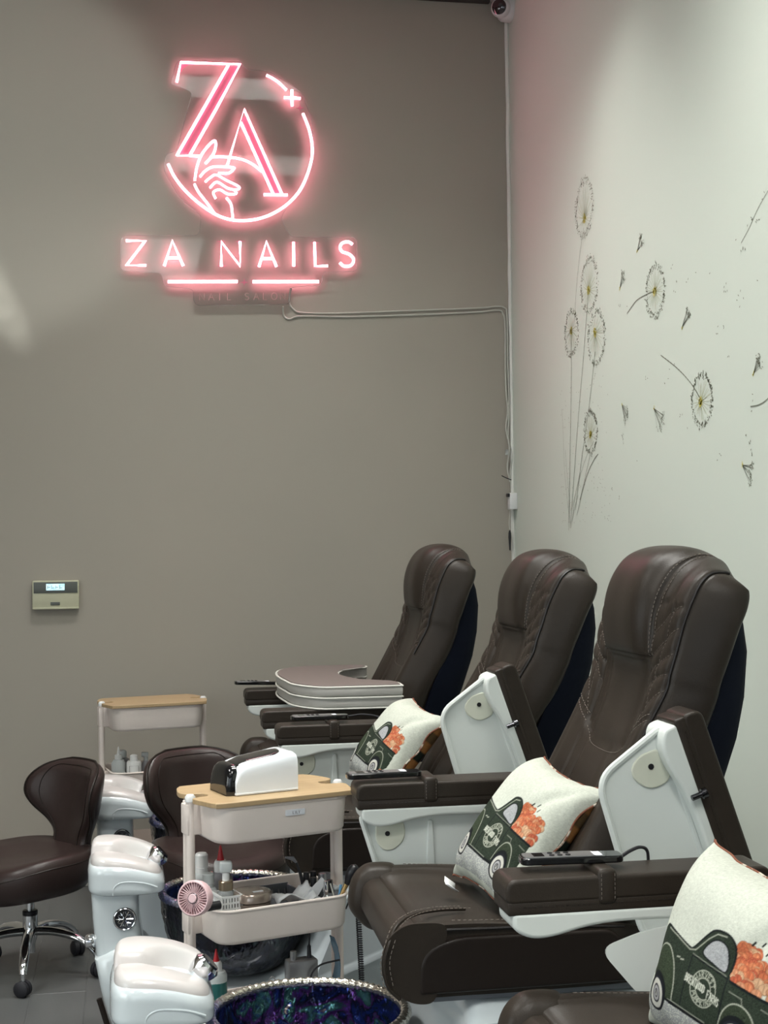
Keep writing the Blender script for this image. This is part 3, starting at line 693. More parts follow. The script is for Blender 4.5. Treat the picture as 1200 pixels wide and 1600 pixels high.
def make_back(parent):
    for k, cells in REG.items():
        o = bpy.data.objects.new(plain(k), surf_mesh(plain(k), cells, 'leather')); COL.objects.link(o); o.parent = parent
    for s in (1, -1):
        path = [on(s * 5.0, v, .003) for v in np.linspace(2.9, 11, 60)]
        obj('piping', G().tube(path, .0032, 6), 'piping', parent)
        gs = []
        for q in (2.28, 2.62):
            gs.append(stitches([on(s * q, v, .001) for v in np.linspace(5.6, 10.6, 90)], .006, .004, .0009))
        for dvv in (.07, -.07):
            gs.append(stitches([on(s * a, wing_bottom(a) + dvv, .001) for a in np.linspace(2.7, 4.9, 30)], .006, .004, .0009))
        for k in range(3, 8):
            gs.append(stitches([on(s * a, k * .92 + (a - 2.6) * .55, .0012) for a in np.linspace(2.7, 4.9, 24) if wing_bottom(a) < k * .92 + (a - 2.6) * .55 < 7.6], .005, .005, .0007) if any(wing_bottom(a) < k * .92 + (a - 2.6) * .55 < 7.6 for a in np.linspace(2.7, 4.9, 24)) else G())
        gs.append(stitches([on(s * (3.8 + .25 * math.sin(v * 1.1)), v, .0012) for v in np.linspace(3.3, 7.4, 60)], .005, .005, .0006))
        obj('stitching', merge(*gs), 'stitch', parent)['kind'] = 'stuff'
    gs = [stitches([on(u, panel_bottom(abs(u)) - .08, .001) for u in np.linspace(-2.6, 2.6, 50)], .006, .004, .0008)]
    obj('stitching', merge(*gs), 'stitch', parent)['kind'] = 'stuff'
    # black rear shell
    rows = []; zz = [.66, .80, .93, 1.05, 1.14, 1.24, 1.30, 1.345, 1.365]
    xf = [1.08, 1.115, 1.155, 1.20, 1.23, 1.26, 1.275, 1.29, 1.30]; xb = [1.18, 1.245, 1.295, 1.335, 1.352, 1.358, 1.350, 1.336, 1.318]
    hw = [.215, .245, .258, .264, .266, .265, .258, .245, .21]
    for z, a, b, w in zip(zz, xf, xb, hw):
        r = []
        for k in range(25):
            t = math.sin((-1 + 2 * k / 24) * math.pi / 2); r.append((a + (b - a) * (1 - abs(t) ** 9), w * t, z))
        r += [(a - .01, w * .9 * t, z) for t in np.linspace(1, -1, 6)]
        rows.append(r)
    obj('rear_shell', G().grid(rows, cv=True, cap=True), 'shell', parent, ang=60)

# ---- seat
def loft_seat(prof, y0, y1, rnd, n=14, shrink=.03, slant=0.):
    """closed x-z profile lofted along y with rounded ends"""
    P = np.array(spline(prof, 6, True)); c = P.mean(0); rows = []
    ys = []
    for k in range(n + 1):
        a = math.pi / 2 * k / n; ys.append((rnd * (1 - math.sin(a)), shrink * (1 - math.cos(math.pi / 2 - a)) if 0 else shrink * (1 - math.sqrt(max(0, 1 - (1 - math.sin(a)) ** 2)))))
    sec = [(y0 + d, s) for d, s in sorted(ys)] + [(y1 - d, s) for d, s in sorted(ys, reverse=True)]
    for y, s in sec:
        e = P - c; L = np.linalg.norm(e, axis=1, keepdims=True); rows.append([(p[0] + slant * max(0, y) / .28 * max(0, min(1, (.62 - p[0]) / .1)), y, p[1]) for p in (c + e * (1 - s / np.maximum(L, .05)))])
    return G().grid(rows, cv=True, cap=True)

def make_seat(parent):
    body = [(.58, .56), (.58, .62), (.58, .69), (.68, .700), (.85, .690), (1.02, .680), (1.08, .66), (1.09, .60), (1.07, .56), (.85, .553), (.70, .553)]
    obj('seat_cushion', loft_seat(body, -.276, .276, .030, 8, .022), 'leather', parent, ang=60)
    roll = [(.508, .625), (.520, .676), (.556, .704), (.60, .708), (.635, .704), (.645, .690), (.640, .66), (.630, .60), (.620, .556), (.60, .543), (.560, .552), (.518, .588)]
    obj('seat_front_roll', loft_seat(roll, -.284, .284, .045, 12, .030, .018), 'leather', parent, ang=60)
    for s in (-1, 1):
        pan = roundpoly([(.585, .562), (.590, .648), (.66, .676), (1.0, .672), (1.03, .64), (1.04, .562)], [.01, .06, .05, .04, .04, .01], 6)
        obj('side_panel', G().prism(pan, .262, .287, lambda a, b, t: (a, s * t, b)), 'leather_dark', parent, bevel=.007, seg=4)
        path = spline([(.640, s * .281, .691), (.66, s * .281, .691), (.72, s * .280, .689), (.85, s * .278, .685), (1.03, s * .274, .674)], 6)
        obj('piping', G().tube(path, .0032, 6), 'piping', parent)
        if s > 0: continue
        lip = spline([(.715, s * .15, .697), (.65, s * .172, .704), (.59, s * .210, .707), (.545, s * .258, .700), (.522, s * .285, .668), (.513, s * .287, .63), (.520, s * .286, .585), (.545, s * .282, .556)], 7)
        obj('roll_lip', G().tube(lip, .0042, 8), 'leather', parent)
    gs = []
    for s in (-1, 1):
        for o_ in ((-.009, .010) if s < 0 else ()):
            gs.append(stitches(spline([(.715 + o_, s * .15 - o_, .701), (.65 + o_, s * .172 - o_, .708), (.59 + o_, s * .210 - o_ * .5, .7105), (.545 + o_, s * .262, .703), (.522 + o_, s * .288, .668), (.513 + o_, s * .2895, .63), (.520 + o_, s * .2885, .585)], 8), .007, .004, .0009))
        gs.append(stitches(spline([(.66, s * .262, .705), (.80, s * .255, .697), (1.0, s * .250, .686)], 8), .007, .005, .0007))
    obj('stitching', merge(*gs), 'stitch', parent)['kind'] = 'stuff'

def make_base(parent):
    # hull under seat and bowl
    prof = roundpoly([(-.020, .30), (.06, .34), (.125, .255), (.20, .205), (.40, .210), (.53, .236), (.62, .34), (.675, .47), (.70, .535), (1.28, .535), (1.34, .45), (1.34, .0), (.12, .0), (.045, .06), (.003, .18)],
                     [.0, .04, .03, .05, .1, .1, .08, .05, .04, .04, .08, 0, .02, .06, .05], 5)
    tb = [(-.30, .04), (-.275, .010), (-.24, 0), (.24, 0), (.275, .010), (.30, .04)]
    c = np.array([.6, .25]); rows = []
    for y, s in tb:
        r = []
        for a, b in prof:
            e = np.array([a, b]) - c; L = max(np.linalg.norm(e), .05)
            wy = y * (1 if a > .42 else lerp(.46, 1, max(0, min(1, (a - .06) / .34))))
            p = c + e * (1 - s / L); r.append((p[0], wy, max(p[1], .0)))
        rows.append(r)
    obj('base_hull', G().grid(rows, cv=True, cap=True), 'gloss', parent, ang=50)
    obj('base_trim', G().tube(spline([(-.008, -.15, .20), (.028, -.155, .09), (.078, -.17, .012), (.36, -.28, .006), (.62, -.30, .006)], 6), .009, 6), 'leather_dark', parent)
    # pedestal of the footrest
    rows = []
    for z, x0, x1, w in [(.10, -.045, .13, .135), (.20, -.078, .085, .125), (.30, -.096, .045, .115), (.40, -.105, .030, .110), (.47, -.109, .030, .112), (.51, -.109, .035, .115)]:
        c_, h_ = (x0 + x1) / 2 + .078, (x1 - x0) / 2; r = []
        for k in range(32):
            a = 2 * math.pi * k / 32; cx, cy = math.cos(a), math.sin(a)
            r.append((c_ + h_ * math.copysign(abs(cx) ** .38, cx), w * math.copysign(abs(cy) ** .38, cy), z))
        rows.append(r)
    obj('pedestal', G().grid(rows, cv=True, cap=True), 'gloss', parent, ang=60)
    rot = Matrix.Translation((.065, -.113, .412)) @ Matrix.Rotation(math.pi / 2, 4, 'X')
    md = obj('medallion', G().lathe([(0, 0), (.031, 0), (.033, .003), (.031, .006), (.026, .005), (0, .004)], 28, (0, 0, 0), rot), 'chrome_dark', parent)
    rg = G().tube([tuple(rot @ Vector((.030 * math.cos(a), .030 * math.sin(a), .006))) for a in np.linspace(0, 2 * math.pi, 28, False)], .0018, 6, True)
    for k in range(6):
        a = k * math.pi / 3
        rg.tube([tuple(rot @ Vector((.004 * math.cos(a), .004 * math.sin(a), .006))), tuple(rot @ Vector((.024 * math.cos(a), .024 * math.sin(a), .006)))], .0014, 4)
        for d in (-.45, .45): rg.tube([tuple(rot @ Vector((.012 * math.cos(a), .012 * math.sin(a), .006))), tuple(rot @ Vector((.021 * math.cos(a + d), .021 * math.sin(a + d), .006)))], .0011, 4)
    obj('medallion_emblem', rg, 'chrome', md)

def make_footrest(parent):
    # rounded block with two foot pads, a groove between them and a scoop for the shower head
    X0, X1, Yh = -.040, .182, .140
    def block(name, zbot, mat_, inset, topf, edge, n=4.2, N=64):
        cx_, hx_, hy_ = (X0 + X1) / 2, (X1 - X0) / 2 - inset, Yh - inset
        def pt(s, t):
            r = max(abs(s), abs(t))
            if r < 1e-9: return cx_, 0., 0.
            k = r / ((abs(s) ** n + abs(t) ** n) ** (1 / n)); return cx_ + s * k * hx_, t * k * hy_, r
        def zt(x, y, r):
            q = max(0, (r - (1 - edge)) / edge); return topf(x, y) - .026 * (1 - math.sqrt(max(0, 1 - q * q)))
        sp = [math.copysign(1 - (1 - abs(u_)) ** 1.0, u_) for u_ in np.linspace(-1, 1, N)]
        g = G(); rows = []
        for s_ in sp:
            r = []
            for t_ in sp: x, y, rad = pt(s_, t_); r.append((x, y, zt(x, y, rad)))
            rows.append(r)
        g.grid(rows)
        loop = [(0, j) for j in range(N)] + [(i, N - 1) for i in range(1, N)] + [(N - 1, j) for j in range(N - 2, -1, -1)] + [(i, 0) for i in range(N - 2, 0, -1)]
        ring0 = [rows[i][j] for i, j in loop]; rings = [ring0]
        for k in range(1, 9):
            f_ = k / 8; rr_ = []
            for x, y, z in ring0:
                zb = zbot(x, y); q = max(0, (f_ - .72) / .28); s2 = 1 - .10 * (1 - math.sqrt(1 - q * q)) * 1.6
                rr_.append((cx_ + (x - cx_) * s2, y * s2, lerp(z, zb, f_)))
            rings.append(rr_)
        g.grid(rings, cv=True); g.add(rings[-1], [tuple(range(len(ring0)))])
        return obj(name, g, mat_, parent, ang=60)
    def droop(x): t = max(0, (x - X0) / (X1 - X0)); return -.050 * t ** 2.2 + .006 * math.sin(t * 3)
    block('footrest_skirt', lambda x, y: .478, 'gloss', 0, lambda x, y: .572 + droop(x) * .85, .22)
    def top(x, y):
        t = (x - X0) / (X1 - X0); z = .603 + droop(x)
        z += .010 * math.cos(min(1, abs(abs(y) - .066) / .075) * math.pi / 2)
        z -= .022 / (1 + math.exp((y - .002) / .004))
        z -= .012 * math.exp(-((y + .008) / .006) ** 2)
        s = ((t - .70) / .33) ** 2 + ((y + .002) / .044) ** 2
        z -= .042 * math.exp(-s * s * 1.6)
        return z
    block('foot_pads', lambda x, y: .53 + droop(x) * .6, 'pad', .008, top, .16, 4.2, 90)
    # chrome shower head lying in the scoop
    rot = Matrix.Translation((.160, -.004, .561)) @ Matrix.Rotation(math.radians(48), 4, 'Y') @ Matrix.Scale(1.12, 4)
    k = obj('shower_head', G().lathe([(0, -.03), (.016, -.028), (.024, -.012), (.028, .004), (.029, .012), (.024, .018), (0, .020)], 24, (0, 0, 0), rot), 'chrome', parent)
    obj('nozzle_face', G().lathe([(0, .0185), (.020, .0185), (.020, .0215), (0, .0215)], 20, (0, 0, 0), rot), 'chrome_dark', k)
    # arched relief on the near and far skirt
    for s in (-1, 1):
        pts = spline([(.033, s * .136, .486), (.038, s * .1385, .510), (.063, s * .139, .522), (.118, s * .139, .517), (.158, s * .133, .502)], 6)
        obj('skirt_relief', G().tube(pts, .0026, 8), 'gloss', parent)
    obj('drain_knob', G().lathe([(0, 0), (.017, 0), (.02, .01), (.018, .026), (.010, .030), (0, .030)], 18, (0, 0, 0), Matrix.Translation((-.02, -.06, .34)) @ Matrix.Rotation(-math.pi / 2, 4, 'Y')), 'chrome', parent)

def make_bowl(parent, x=.392):
    prof_o = [(0, .222), (.09, .224), (.15, .242), (.195, .30), (.216, .38), (.222, .445)]
    prof_i = [(.210, .445), (.204, .38), (.183, .31), (.14, .256), (.08, .240), (0, .238)]
    def ruf(prof, amp, s):
        g = G(); rows = []; random.seed(s); n = 96
        for k in range(n):
            a = 2 * math.pi * k / n; r = []
            for (q, z) in spline([(p[0], p[1]) for p in prof], 5):
                w = amp * (math.sin(a * 23 + z * 60) * math.sin(z * 90 + a * 7) + .5 * math.sin(a * 41 - z * 130)) * min(1, q / .1)
                r.append((x + (q + w) * math.cos(a), (q + w) * math.sin(a), z))
            rows.append(r)
        return g.grid(rows, cu=True)
    b = obj('bowl', ruf(prof_o, .0020, 1), 'bowl_out', parent, ang=80)
    obj('bowl_lining', ruf(prof_i, .0030, 2), 'bowl_in', b, ang=80)
    # beaded rim
    g = G(); rows = []; n = 220
    for k in range(n):
        a = 2 * math.pi * k / n; w = .0018 * math.sin(a * 75); r = []
        for q in range(10):
            t = 2 * math.pi * q / 10; r.append((x + (.216 + (.012 + w) * math.cos(t)) * math.cos(a), (.216 + (.012 + w) * math.cos(t)) * math.sin(a), .449 + (.011 + w) * math.sin(t)))
        rows.append(r)
    obj('bowl_rim', g.grid(rows, cu=True, cv=True), 'bowl_rim', b, ang=80)

# ---- arms: arm coordinates a (back along the pad), b (down from pad top), y across
PIV = (1.03, .60)
def arm_fn(raise_deg, ysign):
    r = math.radians(-raise_deg)
    def f(a, b, y):
        x, z = .555 + a, .893 - b
        if raise_deg:
            dx, dz = x - PIV[0], z - PIV[1]; c, s = math.cos(r), math.sin(r)
            # raising swings the front end up and back
            x, z = PIV[0] + dx * c - dz * s, PIV[1] + dx * s + dz * c
        return (x, y, z)
    return f
def make_panel(parent, f, Y, ys, deg):
    yp = Y - ys * .0
    q = roundpoly([(.016, .085), (.066, .245), (.42, .262), (.46, .085)], [.012, .045, .05, .01], 7)
    pn = obj('tray_panel', G().prism(q, yp - .012, yp + .012, lambda a, b, t: f(a, b, t)), 'satin', parent, bevel=.004, ang=50)
    rim = [f(a, b, yp - .012) for a, b in q]; obj('panel_rim', G().tube(rim, .0075, 8, True), 'satin', pn)
    # round boss with hole
    for s in (-1,):
        bc = (.082, .128)
        ring = roundpoly([(bc[0] - .030, bc[1] - .036), (bc[0] + .044, bc[1] - .034), (bc[0] + .046, bc[1] + .020), (bc[0] + .014, bc[1] + .045), (bc[0] - .010, bc[1] + .045), (bc[0] - .030, bc[1] + .020)], .03, 6)
        bo = obj('boss', G().prism(ring, yp - .016, yp - .010, lambda a, b, t: f(a, b, t)), 'satin_cream', pn, bevel=.003)
        hole = G().tube([f(bc[0] + .0, bc[1] + .002, yp - .0175), f(bc[0], bc[1] + .002, yp - .014)], .0062, 14); obj('bolt_hole', hole, 'black', pn)
        if not deg:
          sl = roundpoly([(.185, .10), (.198, .10), (.203, .215), (.180, .215)], .006, 3)
          obj('slot_rib', G().prism(sl, yp - .018, yp - .010, lambda a, b, t: f(a, b, t)), 'satin', pn, bevel=.003)
def make_arm(parent, ys, deg, strap=False, panel=True):
    """ys = side (+1 far, -1 near)"""
    f = arm_fn(deg, ys); Y = ys * .36; w = .052
    def tf(g): g.v = [f(a, b, y) for a, y, b in [(p[0], p[1], p[2]) for p in g.v]]; return g
    L = .50 if not deg else .52
    # leather pad (a, y, b): rounded box, lower stitched band
    padp = roundpoly([(0, .044), (0, 0), (L, 0), (L, .044)], [.014, .040, .02, .01], 9)
    p = obj('arm_pad', G().prism(padp, Y - w, Y + w, lambda a, b, t: f(a, b, t)), 'leather', parent, bevel=.017, seg=5, ang=50)
    g = tf(G().box(.003, L, Y - w + .001, Y + w - .001, .038, .064, .005, 3)); obj('pad_band', g, 'leather_dark' if 0 else 'leather', p, ang=50)
    gs = []
    for s in (-1, 1):
        gs.append(stitches([f(a, .048, Y + s * (w + .0006)) for a in np.linspace(.03, L - .02, 40)], .006, .004, .0006))
    obj('stitching', merge(*gs), 'leather_dark', p)['kind'] = 'stuff'
    # white moulded carrier under the pad with its swan-neck lower edge
    low = spline([(.012, .062), (.016, .088), (.045, .104), (.085, .104), (.15, .090), (.22, .084), (.32, .086), (.40, .092), (L, .10)], 5)
    poly = [(L, .060), (.012, .060)] + low[1:]
    obj('arm_carrier', G().prism(poly, Y - w + .001, Y + w - .001, lambda a, b, t: f(a, b, t)), 'satin', parent, bevel=.010, seg=4, ang=50)
    # tray panel hanging inside
    if panel: make_panel(parent, f, Y, ys, deg)
    if deg:
        for a in (.16, .40):
            obj('hinge_bolt', G().tube([f(a, .085, Y - w - .012), f(a + .0, .060, Y - w - .012)], .006, 10).tube([f(a, .062, Y - w - .012), f(a, .052, Y - w - .012)], .011, 12), 'chrome_dark', parent)
    if strap:
        s0, s1 = (.168, .205)
        g = tf(G().box(s0, s1, Y - w - .004, Y + w + .004, -.012, .052, .010, 3)); st_ = obj('remote_strap', g, 'leather', parent, ang=50)
        gs = [stitches([f(a, .02 + .0 * k, Y - w - .005) for k, a in enumerate(np.linspace(a0, a0 + .0001, 2))], .0, .01) if 0 else G() for a0 in (s0,)]
        g2 = G()
        for a0 in (s0 + .006, s1 - .006): 
            for bb in np.arange(-.004, .044, .008): g2.tube([f(a0, bb, Y - w - .0045), f(a0, bb + .005, Y - w - .0045)], .0006, 4)
        obj('stitching', g2, 'stitch', st_)['kind'] = 'stuff'

def make_side_shell(parent, ys):
    # bulging white shell between arm and base
    pts = roundpoly([(.722, .765), (.83, .800), (1.10, .79), (1.14, .62), (.92, .62), (.815, .655)], [.03, .05, .05, .05, .05, .06], 6)
    P = np.array(pts); c = P.mean(0); rows = []
    for k in range(9):
        t = math.sin(math.pi / 2 * k / 8); s = math.cos(math.pi / 2 * k / 8)
        rows.append([(c[0] + (p[0] - c[0]) * (s ** .5 if s > 0 else 0.0), ys * (.30 + .045 * t), c[1] + (p[1] - c[1]) * (s ** .5 if s > 0 else 0.)) for p in P])
    obj('side_shell', G().grid(rows, cv=True, cap=True), 'satin', parent, ang=70)
    obj('arm_knuckle', G().lathe([(0, -.045), (.055, -.045), (.075, -.02), (.078, .01), (.06, .045), (0, .05)], 28, (0, 0, 0), Matrix.Translation((1.215, ys * .345, .865)) @ Matrix.Rotation(math.pi / 2, 4, 'X')), 'leather', parent, ang=70)

def make_rail(parent):
    for s in (-1, 1):
        obj('slide_rail', G().box(.62, 1.12, s * .235 - .018, s * .235 + .018, .535, .551, .003), 'grey_plastic', parent)

def chair(label, x, y, far, near, seat_dx=0., tilt=0.):
    t = thing('pedicure_chair', label, 'chair', (x, y, 0), 0, 'pedicure spa chairs')
    return t
def copy_parts(src, dst, skip=()):
    for ch in list(src.children):
        if ch.name.split('.')[0] in skip: continue
        c = ch.copy(); COL.objects.link(c); c.parent = dst
        for gch in ch.children:
            d = gch.copy(); COL.objects.link(d); d.parent = c

CH = {}
c3 = chair('brown leather pedicure chair nearest in full view, pillow on seat and near arm raised', 0, 3.15, 0, 1)
make_base(c3); make_footrest(c3); make_bowl(c3); make_rail(c3)
n_common = list(c3.children)
BACKSET, SEATSET = set(), set()
def seat_back(parent, dx, tilt):
    before = set(parent.children)
    make_back(parent); nb = [o for o in parent.children if o not in before]
    Tm = Matrix.Translation((.97 + dx, 0, .66)) @ Matrix.Rotation(math.radians(tilt), 4, 'Y') @ Matrix.Translation((-.97, 0, -.66))
    for o in nb: o.matrix_local = Tm
    before = set(parent.children); make_seat(parent)
    BACKSET.update(o.name for o in nb); SEATSET.update(o.name for o in parent.children if o not in before)
seat_parts = {}
seat_back(c3, 0, 0)
sb = [o for o in c3.children if o not in n_common]
def clone_chair(label, x, y, dx, tilt, sdx=0.):
    t = chair(label, x, y, 0, 0)
    T0 = Matrix.Translation((.97 + dx, 0, .66)) @ Matrix.Rotation(math.radians(tilt), 4, 'Y') @ Matrix.Translation((-.97, 0, -.66))
    seatnames = ('seat_cushion', 'seat_front_roll', 'side_panel')
    seat_started = [False]
    for ch in list(n_common) + list(sb):
        c = ch.copy(); COL.objects.link(c); c.parent = t
        for gch in ch.children:
            d = gch.copy(); COL.objects.link(d); d.parent = c
        if ch.name in SEATSET: c.location.x = sdx
        if ch.name in BACKSET: c.matrix_local = T0
    return t
c2 = clone_chair('brown leather pedicure chair in the middle, behind the pink cart, near arm raised', -.075, 4.29, .085, 3.0)
c1 = clone_chair('brown leather pedicure chair farthest away by the taupe wall, grey lap cushion on its arms', -.085, 5.42, .045, 0)
c4 = clone_chair('brown leather pedicure chair closest to the camera, mostly cut off at the lower right', .10, 2.125, 0, 3)
make_arm(c3, 1, 0, True); make_arm(c3, -1, 71)
make_arm(c2, 1, 0, True); make_arm(c2, -1, 71)
make_arm(c1, 1, 0, True, False); make_arm(c1, -1, 0, False, False)
make_arm(c4, 1, 0, True, False); make_side_shell(c4, 1)

# ================================================================== PILLOWS
NPX = 230
def seg_d(U, V, a, b):
    ax, ay = a; bx, by = b; dx, dy = bx - ax, by - ay; L = dx * dx + dy * dy + 1e-12
    t = np.clip(((U - ax) * dx + (V - ay) * dy) / L, 0, 1); return np.hypot(U - ax - t * dx, V - ay - t * dy)
def inpoly(U, V, P):
    ins = np.zeros(U.shape, bool); n = len(P)
    for i in range(n):
        x0, y0 = P[i]; x1, y1 = P[(i + 1) % n]
        c = ((y0 > V) != (y1 > V)) & (U < (x1 - x0) * (V - y0) / (y1 - y0 + 1e-12) + x0); ins ^= c
    return ins
FONT = {'A': ['04', '0A2', ''], }
GL = {  # stroke letters on a 1 x 1 cell
 'A': [[(0, 0), (.5, 1), (1, 0)], [(.2, .4), (.8, .4)]], 'B': [[(0, 0), (0, 1), (.7, .9), (.7, .6), (0, .5), (.85, .4), (.85, .1), (0, 0)]], 'D': [[(0, 0), (0, 1), (.8, .8), (.8, .2), (0, 0)]],
 'E': [[(.9, 0), (0, 0), (0, 1), (.9, 1)], [(0, .5), (.7, .5)]], 'F': [[(0, 0), (0, 1), (.9, 1)], [(0, .5), (.7, .5)]], 'H': [[(0, 0), (0, 1)], [(.9, 0), (.9, 1)], [(0, .5), (.9, .5)]],
 'I': [[(.5, 0), (.5, 1)]], 'K': [[(0, 0), (0, 1)], [(.9, 1), (0, .45), (.9, 0)]], 'M': [[(0, 0), (0, 1), (.5, .4), (1, 1), (1, 0)]], 'N': [[(0, 0), (0, 1), (.9, 0), (.9, 1)]],
 'O': [[(.1, .1), (.1, .9), (.9, .9), (.9, .1), (.1, .1)]], 'P': [[(0, 0), (0, 1), (.85, .9), (.85, .55), (0, .45)]], 'R': [[(0, 0), (0, 1), (.85, .9), (.85, .6), (0, .5), (.9, 0)]],
 'S': [[(.85, .85), (.4, 1), (.05, .8), (.8, .3), (.5, 0), (.05, .12)]], 'T': [[(.5, 0), (.5, 1)], [(0, 1), (1, 1)]], 'U': [[(0, 1), (0, .15), (.45, 0), (.9, .15), (.9, 1)]], 'V': [[(0, 1), (.5, 0), (1, 1)]],
 'W': [[(0, 1), (.25, 0), (.5, .6), (.75, 0), (1, 1)]], 'Y': [[(0, 1), (.5, .5), (1, 1)], [(.5, .5), (.5, 0)]], 'L': [[(0, 1), (0, 0), (.8, 0)]], 'G': [[(.9, .8), (.4, 1), (0, .5), (.4, 0), (.9, .3), (.5, .45)]]}
def paint_pillow(n):
    u = np.linspace(0, 1, n); U, V = np.meshgrid(u, u, indexing='ij'); U = (U - .090) / .88; V = V / .97
    rng = np.random.default_rng(3); px = 1.0 / n
    img = np.ones((n, n, 3)) * np.array([.52, .545, .475])
    img *= (1 + .05 * rng.standard_normal((n, n, 1)))
    def fill(P, col, jit=.0):
        m = inpoly(U, V, P); c = np.array(col) * (1 + jit * rng.standard_normal((n, n, 1))); img[m] = c[m] if jit else np.array(col); return m
    def line(pts, w, col, a=1.):
        for p, q in zip(pts[:-1], pts[1:]):
            m = np.clip((w - seg_d(U, V, p, q)) / px + .5, 0, 1)[..., None] * a; img[:] = img * (1 - m) + np.array(col) * m
    def disc(c, r, col, sx=1.): 
        d = np.hypot((U - c[0]) / sx, V - c[1]); m = np.clip((r - d) / px + .5, 0, 1)[..., None]; img[:] = img * (1 - m) + np.array(col) * m
    green, dark, lite, road = (.021, .030, .020), (.006, .008, .009), (.36, .38, .31), (.30, .31, .31)
    # grey painted ground
    m = inpoly(U, V, [(.02, .17), (.12, .27), (.62, .22), (.93, .19), (.93, .07), (.05, .05)])
    t = rng.random((n, n)) < .75; img[m & t] = np.array(road)
    # pumpkins in the bed
    prng = random.Random(8)
    pk = []
    for k in range(110):
        pk.append((prng.uniform(.635, .93), prng.uniform(.47, .66)))
    pk.sort(key=lambda p: -p[1])
    for k, (a, b) in enumerate(pk):
        if b > .655 - .35 * max(0, a - .80): continue
        col = prng.choice([(.46, .13, .06), (.50, .17, .08), (.38, .09, .045), (.52, .32, .19), (.48, .22, .12)])
        disc((a, b), .026, tuple(c * .45 for c in col), 1.15); disc((a, b + .002), .023, col, 1.15)
        line([(a, b - .020), (a - .004, b + .020)], .0022, tuple(c * .6 for c in col)); line([(a + .010, b - .016), (a + .010, b + .016)], .002, tuple(min(1, c * 1.4) for c in col))
    for a, b in ((.70, .675), (.80, .66), (.75, .69)): line([(a, b), (a + .012, b + .02)], .005, dark)
    # truck body
    body = spline([(.065, .55), (.10, .575), (.20, .56), (.33, .53), (.36, .535), (.43, .62), (.48, .665), (.56, .675), (.615, .65), (.635, .60), (.64, .50)], 6) + [(.66, .475), (.93, .455), (.945, .30), (.90, .22), (.55, .205), (.20, .22), (.06, .27), (.045, .40)]
    fill(body, green, .22)
    line(body[:60], .0045, dark); line([(.12, .562), (.22, .548), (.34, .518), (.38, .53), (.45, .61), (.50, .652), (.56, .66)], .003, lite, .8)
    win = spline([(.435, .535), (.47, .60), (.52, .628), (.575, .62), (.60, .58), (.605, .50), (.52, .51)], 5, True)
    fill(win, (.34, .35, .36), .10); line(win + [win[0]], .004, dark)
    line([(.37, .50), (.50, .49), (.63, .478)], .004, dark); line([(.37, .507), (.62, .487)], .002, lite, .6)
    line([(.37, .50), (.375, .24)], .0035, dark); line([(.635, .60), (.64, .26)], .0045, dark); line([(.655, .475), (.93, .455)], .007, dark)
    line([(.06, .26), (.30, .225), (.56, .212), (.66, .215)], .010, dark); line([(.25, .238), (.55, .222)], .0025, lite, .7)
    # fenders
    f1 = spline([(.06, .33), (.075, .42), (.12, .475), (.19, .48), (.26, .42), (.30, .33), (.31, .24)], 6)
    fill(f1 + [(.20, .22), (.06, .27)], (.030, .042, .024), .25); line(f1, .0035, lite, .75)
    f2 = spline([(.64, .24), (.66, .33), (.71, .385), (.78, .39), (.84, .35), (.88, .27), (.885, .22)], 6)
    fill(f2 + [(.80, .20), (.66, .21)], (.027, .037, .022), .25); line(f2, .0035, lite, .75)
    line([(.67, .43), (.75, .425), (.76, .40)], .0025, lite, .5); line([(.86, .42), (.92, .41)], .0025, lite, .5)
    line([(.045, .33), (.03, .31)], .012, dark)
    for a, b in ((.27, .455), (.30, .452)): line([(a, b), (a + .02, b + .004)], .0035, lite, .9)
    # wheels
    for cx in (.155, .755):
        disc((cx, .235), .105, dark); disc((cx, .225), .090, (.012, .013, .020)); disc((cx, .222), .078, (.50, .50, .45)); disc((cx, .222), .050, (.02, .02, .03)); disc((cx, .222), .040, (.34, .34, .34)); disc((cx, .222), .024, (.05, .05, .06)); disc((cx, .222), .016, (.40, .40, .38))
        line([(cx - .012, .215), (cx, .235), (cx + .012, .218)], .003, dark)
    # loose pumpkins by the rear wheel
    for a, b, s in ((.865, .185, .040), (.92, .175, .042), (.90, .225, .034)):
        disc((a, b), s, (.30, .09, .04)); disc((a, b + .003), s * .85, (.52, .17, .08))
    # round farm badge: HARVEST / BRENTWOOD FARMS / PUMPKINS
    cx, cy = .50, .375
    th = np.linspace(0, 2 * math.pi, 60)
    for r in (.088, .052): line([(cx + r * math.cos(a), cy + r * math.sin(a)) for a in th], .0022, lite)
    def arc_text(txt, r, a0, a1, h, inward=False):
        for k, ch in enumerate(txt):
            a = math.radians(lerp(a0, a1, k / (len(txt) - 1))); w = h * .62
            for st in GL[ch]:
                pts = []
                for gx, gy in st:
                    x, y = (gx - .5) * w, (gy - .5) * h
                    rr = r + (y if not inward else -y); aa = a - (x / r if not inward else -x / r)
                    pts.append((cx + rr * math.cos(aa), cy + rr * math.sin(aa)))
                line(pts, .0020, lite)
    arc_text('HARVEST', .070, 150, 30, .024); arc_text('PUMPKINS', .070, 215, 325, .024, True)
    fill([(.375, .365), (.49, .372), (.49, .395), (.375, .41)], green); fill([(.51, .345), (.625, .33), (.625, .37), (.51, .37)], green)
    def flat_text(txt, x, y, w, h, slope):
        for k, ch in enumerate(txt):
            for st in GL[ch]: line([(x + (k + gx * .7) * w, y + slope * k * w + gy * h) for gx, gy in st], .0024, (.52, .54, .46))
    flat_text('BRENTWOOD', .368, .370, .0165, .036, -.10); flat_text('FARMS', .535, .345, .0185, .036, -.16)
    return np.clip(img, 0, 1)
